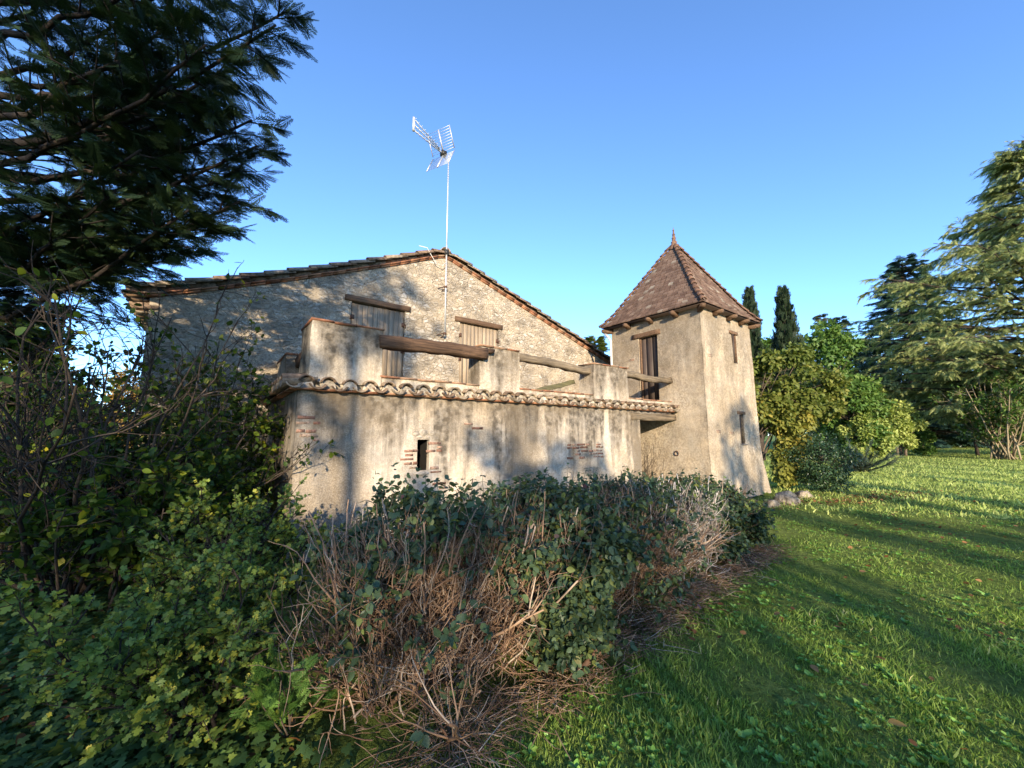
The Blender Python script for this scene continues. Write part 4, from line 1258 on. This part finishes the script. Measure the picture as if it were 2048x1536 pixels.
def grass(n_, a0, a1, size, wid, seed):
    r2 = np.random.default_rng(seed)
    u = r2.random(n_); a = (a0 ** -.6 + u * (a1 ** -.6 - a0 ** -.6)) ** (-1 / .6)
    q = FH * a[:, None] + RT * (a * r2.uniform(-.55, 1.6, n_))[:, None]
    if a0 < 5:
        q = np.concatenate([q, FH * r2.uniform(-3, 1.5, 40000)[:, None] + RT * r2.uniform(-.3, 5.5, 40000)[:, None]])
    if a0 > 5:
        q = q[r2.random(len(q)) < np.clip((np.hypot(q[:, 0], q[:, 1]) - 9) / 12, 0, 1) ** 1.3]
    q = q[lawn_ok(q)]
    f = .5 + .5 * np.sin(q[:, 0] * 5.3 + 2 * np.sin(q[:, 1] * 3.7)) * np.sin(q[:, 1] * 6.1 + q[:, 0])
    g2 = .5 + .5 * np.sin(q[:, 0] * 1.3 + 1.1) * np.sin(q[:, 1] * 1.7 + .3 * q[:, 0])
    bare = np.sin(q[:, 0] * 3.1 + 2 * np.sin(q[:, 1] * 1.3)) * np.sin(q[:, 1] * 3.9 + 1.2 * np.sin(q[:, 0] * 2.2)) > .82
    q = q[r2.random(len(q)) < (.35 + .65 * f) * np.where(bare, .18, 1)]
    f = .5 + .5 * np.sin(q[:, 0] * 5.3 + 2 * np.sin(q[:, 1] * 3.7)) * np.sin(q[:, 1] * 6.1 + q[:, 0])
    g2 = .5 + .5 * np.sin(q[:, 0] * 1.3 + 1.1) * np.sin(q[:, 1] * 1.7 + .3 * q[:, 0])
    q[:, 2] = lawn_h(q[:, 0], q[:, 1])
    g3 = .5 + .5 * np.sin(q[:, 0] * 2.7 + 1.3 * np.sin(q[:, 1] * 2.1 + 2)) * np.sin(q[:, 1] * 3.3 + .7)
    s = size * r2.gamma(6, .16, len(q)) * (.55 + .75 * f * g3 + .25 * g2)
    D = np.stack([r2.normal(.15, .5, len(q)), r2.normal(0, .5, len(q)), np.ones(len(q))], -1)
    N = np.stack([r2.normal(0, 1, len(q)), r2.normal(0, 1, len(q)), np.full(len(q), .05)], -1)
    D[:, :2] *= r2.uniform(.4, 2.0, (len(q), 1))
    tv = BLADE[0].copy(); tv[:, 0] *= wid
    b = B(); b.scatter(tv, BLADE[1], q, D, N, s, np.clip(r2.random(len(q)) * .55 + .25 * g2 + .2 * g3 + .25 * (r2.random(len(q)) < .06), 0, 1))
    return b


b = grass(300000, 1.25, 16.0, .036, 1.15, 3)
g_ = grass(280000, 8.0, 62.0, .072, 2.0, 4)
tag(g_.build("far_grass", L_GRASS_FAR), "grass of the far lawn before the trees, sunlight put into its paler colour", "grass", kind="stuff")
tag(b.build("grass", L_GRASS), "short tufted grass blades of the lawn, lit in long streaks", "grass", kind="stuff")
b = B(); n_ = 7000
a = 1.25 + rng.random(n_) ** 1.6 * 9; q = FH * a[:, None] + RT * (a * rng.uniform(-.5, 1.55, n_))[:, None]; q = q[lawn_ok(q)]
cl = np.sin(q[:, 0] * 2.3 + 1) * np.sin(q[:, 1] * 2.9) > -.25; q = q[cl]
k = 7; Q = np.repeat(q, k, 0); an = np.tile(np.arange(k) * 2.4, len(q)) + np.repeat(rng.uniform(0, 6, len(q)), k)
Q[:, 2] = lawn_h(Q[:, 0], Q[:, 1]) + .012
b.scatter(*OVAL, Q, np.stack([np.cos(an), np.sin(an), rng.uniform(.25, 1.1, len(Q))], -1), np.tile([0, 0, 1.], (len(Q), 1)) + rng.normal(0, .2, Q.shape), np.repeat(rng.gamma(4, .0042, len(q)) + .011, k) * rng.uniform(.6, 1.1, len(Q)))
tag(b.build("lawn_weeds", L_WEED), "broad-leaved weeds and clover mixed into the grass", "weeds", kind="stuff")

# ---------------------------------------------------------------- overhanging cypress, top left
def fronds(b, Bo, n_sp, size, tmpl, droop, side_amt=1.0):
    idx = np.repeat(np.arange(len(Bo)), n_sp); t_ = rng.uniform(.05, 1, len(idx))
    P, T = sample(Bo, t_, idx)
    side = nrm(np.cross(T, np.array([0, 0, 1.]))) * rng.choice([-1, 1], (len(idx), 1)) * rng.uniform(.3, 1, (len(idx), 1)) * side_amt
    D = nrm(T * .9 + side * (1.1 - t_)[:, None] + np.array([0, 0, -droop]) + rng.normal(0, .22, P.shape))
    b.scatter(*tmpl, P, D, nrm(np.array([0, 0, 1.]) + rng.normal(0, .5, P.shape)), size * rng.uniform(.6, 1.25, len(P)))


o = thing("cypress_tree", "big dark cypress whose boughs hang into the top left of the view", "tree", gp(4.6, -7.6))
trunk = np.array([gp(4.6, -7.6, 0)]) ; b = B()
St = np.array([gp(4.6 + .1 * sin(k), -7.6 + .05 * k, z) for k, z in enumerate(np.linspace(0, 13, 9))])[None]
b.tubes(St, .34, .05, 10)
tips = [(600, 18, 4.2), (570, 50, 3.6), (520, -60, 4.8), (492, 135, 4.0), (430, 90, 3.4), (452, 150, 4.9), (470, 205, 4.3), (522, 240, 4.1), (532, 292, 4.2), (500, 335, 4.5), (498, 402, 4.1), (445, 440, 4.3), (395, 420, 3.8),
        (250, 440, 4.3), (165, 465, 4.5), (80, 505, 4.4), (300, 300, 3.7), (250, 200, 4.6), (330, 170, 5.2), (380, 30, 3.8), (300, 20, 4.4), (150, -40, 4.2), (400, 250, 5.2), (350, 360, 5.0),
        (420, -120, 3.6), (250, 380, 3.6), (160, 430, 4.4), (60, 620, 5.0), (330, 440, 5.4), (460, 330, 5.2)]
lat = []
bou = []
for (px, py, a) in tips:
    p = at(px - 18, py, a); dist = np.linalg.norm((p - St[0, 0])[:2])
    zt = p[2] - .12 * dist + rng.normal(0, .3)
    q, _ = sample(St, np.array([np.clip(zt / 13, .05, .9)]), np.array([0])); q = q[0]
    tt = np.linspace(0, 1, 12)[:, None]
    Pl = q + (p - q) * tt + np.array([0, 0, 1.]) * (-.10 * dist) * np.sin(tt * pi) + rng.normal(0, .04, (12, 3)) * np.sin(tt * pi)
    bou.append(Pl)
bou = np.array(bou)
b.tubes(bou, .055, .012, 6)
n_b = len(bou)
idx = np.repeat(np.arange(n_b), 20); t_ = np.tile(np.linspace(.42, .985, 20), n_b) + rng.normal(0, .01, n_b * 20)
P, T = sample(bou, np.clip(t_, 0, .99), idx)
sg = np.tile([1, -1], n_b * 10)[:, None]
side = nrm(np.cross(T, np.array([0, 0, 1.]))) * sg
D = nrm(T * .9 + side * .85 + rng.normal(0, .25, P.shape) + np.array([0, 0, -.12]))
Br = grow(P, D, (1.05 - .78 * t_) * rng.uniform(.75, 1.25, len(t_)) * 1.15, 6, .08, .02)
b.tubes(Br, .011, .004, 4)
b.build("trunk", T_BLACK, o)
b = B(); fronds(b, Br, 12, .24, SPRAY, .30)
fronds(b, bou[:, 6:], 10, .26, SPRAY, .1)
b.build("crown", L_LEY, o)

# ---------------------------------------------------------------- right: plants close to the tower
# creeper / wisteria spilling off the tower's right corner
o = thing("climbing_shrub", "large yellow-green wisteria-like creeper leaning on the tower's right corner", "creeper", (13.15, 5.0, 0))
cc = at(1590, 770, 13.2); b = B()
S = grow([[13.6, 5.7, 0]] * 5, rng.normal(0, .12, (5, 3)) + [.1, -.05, 1], 2.7, 9, .1, .05); b.tubes(S, .04, .015, 7)
cs, rs = [], []
for k in range(64):
    u = rng.uniform(0, 1); px = 1482 + 188 * rng.random() ** .9; py = 700 + 150 * rng.random()
    if py < 700 + abs(px - 1600) * .25: py = 700 + abs(px - 1600) * .3 + 10
    cs.append(at(px, py, 11.75 + 1.9 * rng.random())); rs.append(rng.uniform(.22, .42))
low = []
for k in range(34):
    py = 830 + 130 * rng.random(); px = 1545 + (py - 830) * .12 + 75 * rng.random() * (1 - (py - 830) / 190)
    low.append(at(px, py, 11.75 + .8 * rng.random()))
cs, rs, low = np.array(cs), np.array(rs), np.array(low)
src = S[rng.integers(0, 5, len(cs)), rng.integers(5, 9, len(cs))]
tt = np.linspace(0, 1, 7)[None, :, None]
b.tubes(src[:, None] + (cs - src)[:, None] * tt + np.array([0, 0, .3]) * np.sin(tt * pi), .012, .004, 5)
e0 = np.array([at(1545, 775, 12.4)] * 26); Tw = grow(e0 + rng.normal(0, .1, e0.shape), -RT + rng.normal(0, .45, (26, 3)) + [0, 0, .1], rng.uniform(.5, 1.0, 26), 7, .12, -.02); b.tubes(Tw, .006, .002, 4)
b.build("branches", T_MID, o)
b = B(); clump_crown(b, cs, rs, 17000, .115, OVAL, .6, .45, .4); b.build("foliage", L_VINE, o)
b = B(); clump_crown(b, low, np.full(len(low), .24), 5200, .12, OVAL, .7, .7, .4); b.build("hanging_foliage", L_VINEY, o)

# dry creeper net on the tower's shaded side
f = tface(0); b = B()
for k in range(26):
    u, v = rng.uniform(-.55, -.2), 0.1; d = rng.uniform(.4, 1.3); pts = []
    for j in range(12):
        p = np.array(f(u, v)); pts.append(p + (-.012, 0, 0)); u += .055 * cos(d) * (1 if rng.random() < .9 else -1); v += .13 * sin(d); d += rng.normal(0, .28)
        u = float(np.clip(u, -.9, .8)); v = float(np.clip(v, .05, 2.0))
    b.tubes(np.array(pts), .005, .002, 4)
tag(b.build("dry_creeper", T_MID), "leafless creeper stems clinging to the tower wall beside the passage", "creeper")

o = leafy_tree("evergreen_mound", "rounded dark evergreen shrub below the yellow creeper beside the tower", "shrub", gp(11.6, 8.85), 1.75, .85, L_EVER, T_DARK, 46, 9000, .06, .02, LEAF4, .04, 1.0, clump=.34)
b_ = gp(17.8, 15.2)
o = thing("juniper_shrub", "low grey-green juniper spreading behind the evergreen mound", "shrub", b_)
S = grow([b_] * 40, np.stack([rng.normal(0, .8, 40), rng.normal(0, .8, 40), rng.uniform(.25, .9, 40)], -1), rng.uniform(.8, 1.7, 40), 6, .08, .02); b = B(); b.tubes(S, .018, .005, 5); b.build("branches", T_DARK, o)
b = B(); fronds(b, S, 60, .24, SPRAY_C, .1, .9); b.build("foliage", L_JUN, o)

# rocks and weeds at the tower foot
for (px, py, a, s, lb) in ((1572, 990, 9.7, .30, "pale rough boulder at the tower's right foot, larger of the pair"), (1543, 1000, 9.3, .17, "small grassy stone in front of the tower's right foot"), (1606, 968, 10.6, .2, "low stone half hidden beneath the dark evergreen mound")):
    p = at(px, py, a); p[2] = s * .12
    u = np.linspace(0, pi, 9)[:, None]; v = np.linspace(0, 2 * pi, 13)[None, :-1]
    X = np.stack([np.sin(u) * np.cos(v), np.sin(u) * np.sin(v), np.cos(u) + 0 * v], -1)
    rr = 1 + .16 * np.sin(3 * X[..., 0] + 5 * X[..., 1] + px) + .12 * np.sin(6 * X[..., 2] + 4 * X[..., 0]) + rng.normal(0, .05, X.shape[:2])
    V = p + X * (rr * s)[..., None] * [1.15, .9, .75]
    k_ = np.arange(8)[:, None] * 12; m_ = np.arange(12)[None]; b = B()
    b.add(V, np.stack([k_ + m_, k_ + 12 + m_, k_ + 12 + (m_ + 1) % 12, k_ + (m_ + 1) % 12], -1).reshape(-1, 4), .4)
    tag(b.build("boulder", M_ROCK), lb, "boulder", "stones at the tower foot")

# ---------------------------------------------------------------- right: background trees
G_BG = "trees beyond the lawn"
def bgt(px, ptop, a, half_px, **kw):
    base = at(px, 870, a); base[2] = 0
    h = at(px, ptop, a)[2]; r_ = half_px / F_PX * a
    return base, h, r_


def BG(fn, name, label, cat, px, ptop, a, hp, mat, bark, **kw):
    base, h, r_ = bgt(px, ptop, a, hp)
    return fn(name, label, cat, base, h, r_, mat, bark, group=G_BG, **kw)


BG(conifer, "columnar_cypress", "slim twin-tipped columnar cypress just right of the tower roof", "tree", 1520, 582, 26, 50, L_DARKCYP, T_DARK, tiers=34, per=11, size=.8, droop=-.7, power=.62, lift=1.6, n_sp=7)
BG(conifer, "columnar_cypress", "dense columnar cypress, second one right of the tower roof", "tree", 1590, 583, 26, 74, L_DARKCYP, T_DARK, tiers=36, per=12, size=.8, droop=-.7, power=.68, lift=1.5, n_sp=7)
BG(leafy_tree, "broadleaf_tree", "dark green broadleaf tree filling the gap below the two columnar cypresses", "tree", 1555, 652, 30, 62, L_GREEN, T_DARK, n_leaf=6000, size=.34, clump=.26, n_clump=46)
BG(leafy_tree, "broadleaf_tree", "round green broadleaf tree right of the columnar cypresses", "tree", 1660, 642, 32, 78, L_GREEN, T_DARK, n_leaf=9000, size=.34, clump=.24, n_clump=60)
BG(conifer, "blond_conifer", "pale blond conifer tip rising behind the round green tree", "tree", 1664, 622, 44, 26, L_BLOND, T_MID, tiers=20, per=7, size=1.3, droop=.1, power=.8)
BG(conifer, "blond_conifer", "wider pale blond conifer just left of the open sky gap", "tree", 1703, 630, 44, 38, L_BLOND, T_MID, tiers=20, per=8, size=1.4, droop=.1, power=.8)
BG(leafy_tree, "broadleaf_tree", "thin grey-green tree in the gap between green tree and big blue conifer", "tree", 1745, 672, 42, 45, L_JUN, T_DARK, n_leaf=3500, size=.4, clump=.22, n_clump=36)
BG(conifer, "blue_conifer", "tall broad dark blue conifer standing behind the cedar boughs", "tree", 1850, 510, 54, 122, L_BLUE, T_DARK, tiers=40, per=11, size=2.2, droop=.18, power=.62, n_sp=10, lo=.04)
BG(leafy_tree, "broadleaf_tree", "green shrubby tree directly behind the yellow creeper", "tree", 1700, 735, 30, 60, L_GREEN, T_MID, n_leaf=7000, size=.26, clump=.24, n_clump=56, crown_lo=.02)
BG(leafy_tree, "broadleaf_tree", "sunlit lime tree in front of the dark conifer's left flank", "tree", 1752, 742, 34, 40, L_GOLD, T_MID, n_leaf=5000, size=.28, clump=.26, n_clump=40, crown_lo=.05)
BG(leafy_tree, "sunlit_bush", "bright yellow-green bush with bare stems at its foot on the lawn edge", "bush", 1797, 798, 31, 38, L_LIME, T_MID, n_leaf=6500, size=.22, clump=.30, n_clump=40, crown_lo=.12, n_stem=3, spread_base=.25, trunk_r=.1)
BG(leafy_tree, "sunlit_bush", "sunlit bush overlapping the juniper's right edge", "bush", 1735, 828, 29, 40, L_LIME, T_MID, n_leaf=6000, size=.22, clump=.3, n_clump=40, crown_lo=.02)
BG(leafy_tree, "round_bush", "small dark round bush right of the bright yellow-green one", "bush", 1842, 848, 33, 22, L_GREEN, T_DARK, n_leaf=2500, size=.2, clump=.34, n_clump=24, crown_lo=.02)
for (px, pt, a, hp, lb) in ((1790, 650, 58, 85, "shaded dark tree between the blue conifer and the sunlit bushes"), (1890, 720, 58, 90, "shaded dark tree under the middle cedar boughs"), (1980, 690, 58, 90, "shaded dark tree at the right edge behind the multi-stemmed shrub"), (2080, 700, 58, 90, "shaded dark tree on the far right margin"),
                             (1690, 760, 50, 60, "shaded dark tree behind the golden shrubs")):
    BG(leafy_tree, "shade_coloured_tree", lb, "tree", px, pt, a, hp, L_EVER, T_DARK, n_leaf=6500, size=.42, clump=.26, n_clump=60, crown_lo=.0)  # shade of the background wood is put into the dark leaf colour
for px, lb in ((1770, "low bush with shade in its leaf colour behind the sunlit lime tree"), (1835, "low bush with shade in its leaf colour behind the small round bush"), (1900, "low bush with shade in its leaf colour closing the far lawn under the blue conifer"), (1965, "low bush with shade in its leaf colour behind the young tree"), (2030, "low bush with shade in its leaf colour behind the pale bare stems"), (2095, "low bush with shade in its leaf colour on the right margin")):
    BG(leafy_tree, "shade_coloured_bush", lb, "bush", px, 765 + rng.uniform(-15, 15), 57, 62, L_EVER, T_DARK, n_leaf=4500, size=.5, clump=.34, n_clump=40, crown_lo=.0)  # understory bushes; dark leaves carry the shade there as colour
# multi-stemmed shrub, far right
base = at(2005, 870, 27); base[2] = 0
bush("multistem_shrub", "multi-stemmed shrub with pale bare stems fanning out at the right edge", "shrub", base, 5.0, 1.6, 34, 5, 4, 9, .2, LEAF4, L_GREEN, T_PALE, .30, None, .055, .1, spread=.5, br_len=.32, tw_len=.16, up=.01, wander=.05)
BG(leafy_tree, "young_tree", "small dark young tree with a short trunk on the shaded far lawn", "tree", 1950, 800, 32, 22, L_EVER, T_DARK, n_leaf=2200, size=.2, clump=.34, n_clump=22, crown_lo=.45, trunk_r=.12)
# cedar with layered boughs
cb = at(2150, 870, 30); cb[2] = 0
o = thing("cedar_tree", "large cedar at the right edge with long layered sunlit boughs", "tree", cb, G_BG)
b = B(); St = cb + np.linspace(0, 1, 12)[:, None] * np.array([0, 0, 25.6]); b.tubes(St, .7, .08, 10)
n_ = 165; z = np.sort(2.6 + 22.4 * rng.random(n_) ** 1.55); a_ = np.arange(n_) * 2.399
l = np.interp(z, [0, 4, 12.5, 18.5, 25.5], [11.4, 12.8, 13.0, 4.4, .4]) * rng.uniform(.72, 1.08, n_)
nl = 34; zl = rng.uniform(3.5, 15.5, nl); z = np.concatenate([z, zl]); a_ = np.concatenate([a_, math.atan2(-RT[1], -RT[0]) + rng.uniform(-.55, .9, nl)])
l = np.concatenate([l, np.interp(zl, [0, 12, 16], [12.6, 13.4, 8.5]) * rng.uniform(.7, 1.08, nl)]); n_ += nl
D = np.stack([np.cos(a_), np.sin(a_), np.full(n_, .16)], -1)
P0 = cb + np.stack([0 * z, 0 * z, z], -1)
bou = grow(P0, D, l, 9, .05, -.022); b.tubes(bou, .12, .02, 6)
idx = np.repeat(np.arange(n_), 32); t_ = rng.uniform(.15, 1, len(idx))
P, T = sample(bou, t_, idx); side = nrm(np.cross(T, np.array([0, 0, 1.]))) * rng.choice([-1, 1], (len(idx), 1))
Br = grow(P, nrm(T * .8 + side * .8 + rng.normal(0, .2, P.shape)), (2.7 - 1.7 * t_) * rng.uniform(.6, 1.2, len(idx)), 6, .1, -.07); b.tubes(Br, .02, .006, 3, cap=False)
b.build("trunk", T_DARK, o)
b = B(); fronds(b, Br, 24, .46, SPRAY_C, .5, 1.0); b.build("crown", L_CEDAR, o)
# tree behind the house on the right of the gable
base, h, r_ = bgt(1195, 668, 24, 46)
conifer("blond_conifer", "pale green conifer top showing between farmhouse roof and tower", "tree", base, h, r_, L_GOLD, T_MID, tiers=18, per=8, size=1.1, droop=.05, power=.75)
# far trees left of the house
for (px, pt, a, hp, mat, lb) in ((255, 715, 34, 48, L_AUT, "orange autumn tree in the distance just left of the farmhouse"), (110, 780, 38, 60, L_AUT, "low orange autumn trees on the far left field edge"), (40, 690, 30, 60, L_GOLD, "distant yellow-green tree at the left margin"),
                                 (195, 845, 44, 70, L_GOLD, "distant sunlit yellow bush seen between the leaning trunks"), (300, 835, 46, 60, L_AUT, "distant rust-coloured bush next to the farmhouse corner"), (20, 840, 44, 70, L_GREEN, "distant green bush at the far left")):
    base, h, r_ = bgt(px, pt, a, hp)
    leafy_tree("distant_tree", lb, "tree", base, max(h, 1.2), r_, mat, T_MID, n_clump=36, n_leaf=3500, size=.3, crown_lo=.04, clump=.3, group="distant trees left of the farmhouse")

# ---------------------------------------------------------------- unseen trees added behind the viewer, crowns shaped to shade wall, hedge and lawn
def coverage(q, z):
    """leaf density across the sunlight (q) and up (z, measured where the row of trees stands)"""
    n1 = np.sin(2.1 * q + 1.3 * np.sin(1.7 * z + .4)) * np.sin(1.9 * z + .8 * q + 1.0) + .6 * np.sin(4.3 * q - 2.1 * z + 2) * np.sin(3.7 * z + 1.1 * q)
    d = np.zeros_like(q)
    low = (z < 6.15 + .35 * np.sin(1.4 * q) + .2 * np.sin(3.7 * q)) & (q < 4.8)
    d = np.where(low, np.clip(np.where(q < -1.3, .95, .48) + np.where(q < -1.3, .1, .44) * n1 + .2 * (z > 5.5), .15, 1), d)
    mid = (q < 4.2) & (z < 7.4) & ~low
    d = np.maximum(d, np.where(mid & (n1 > .05), .8, 0))
    left = (q < -1.0 - .35 * np.sin(2.2 * z)) & (z < 13.5 - .35 * (q + 6)) & (z >= 6)
    d = np.maximum(d, np.where(left & (n1 > -.35), 1.0, 0))
    d = np.where((q > -3.4) & (q < -.6) & (z > 5.9) & (z < 8.6) & (n1 < .25), d * .12, d)
    d = np.where((q > -5.4) & (q < -2.6) & (z > 8.7) & (z < 11) & (n1 < .35), d * .05, d)
    right = (q > 5.75) & (q < 14.5) & (z < 5.6 + np.where((q > 6.2) & (q < 8.6), .85 + .5 * np.sin(5.3 * q), 0) + .45 * np.sin(1.9 * q + 1) - .02 * q)
    d = np.maximum(d, np.where((q > 6.4) & (q < 9.0) & (z > 5.2) & (z < 9.0 - .5 * np.sin(4 * q)) & (n1 > .12), .75, 0))
    gap = (np.sin(4.3 * q + 1.2) + .6 * np.sin(9.7 * q)) > .02
    d = np.maximum(d, np.where(right & ~gap, np.clip(.8 + .25 * n1, .3, 1), 0))
    for qc, w in ((10.6, .5), (12.6, .6), (17.4, .35), (23.2, .3)):
        d = np.maximum(d, np.where((np.abs(q - qc - .25 * np.sin(z)) < w * (1 - z / 22)) & (z < 8.6), .9, 0))
    return d


P_ROW = -16.0
n_ = 260000
q = rng.uniform(-12, 31, n_); z = rng.uniform(.3, 17, n_)
keep = rng.random(n_) < coverage(q, z)
q, z = q[keep], z[keep]
p = P_ROW + rng.uniform(-1.3, 1.3, len(q))
z = z + (p - P_ROW) * math.tan(SUN_EL) * -1
edges = [-12, -8.2, -4.8, -2.4, 0.2, 2.6, 5.2, 7.4, 9.4, 11.8, 14.8, 18.2, 22.4, 26.8, 31]
for k, (q0, q1) in enumerate(zip(edges, edges[1:])):
    m_ = (q >= q0) & (q < q1)
    if m_.sum() < 50: continue
    qc = float(np.median(q[m_])); zt = float(z[m_].max())
    bs_ = SQ * qc + SP * P_ROW
    o = thing("added_shade_tree", "unseen leafy tree added behind the viewpoint, crown shaped to shade lawn and walls", "tree", (bs_[0], bs_[1], 0), "unseen shade trees added behind the viewpoint")
    b = B(); St = bs_ + np.linspace(0, 1, 8)[:, None] * np.array([0, 0, zt * .9]); b.tubes(St, .16, .03, 8)
    pk = np.flatnonzero(m_); pk = pk[rng.integers(0, len(pk), 40)]
    E_ = SQ * q[pk, None] + SP * p[pk, None] + np.array([0, 0, 1.]) * z[pk, None]
    s0, _ = sample(St[None], np.clip(z[pk] / zt * .8, 0, .95), np.zeros(40, int)); tt = np.linspace(0, 1, 5)[None, :, None]
    b.tubes(s0[:, None] + (E_ - s0)[:, None] * tt, .03, .008, 5); b.build("trunk", T_DARK, o)
    P = SQ * q[m_, None] + SP * p[m_, None] + np.array([0, 0, 1.]) * z[m_, None]
    b = B(); b.scatter(*LEAF4, P, rng.normal(0, 1, P.shape), rng.normal(0, 1, P.shape), rng.uniform(.12, .24, len(P))); b.build("crown", L_GREEN, o)
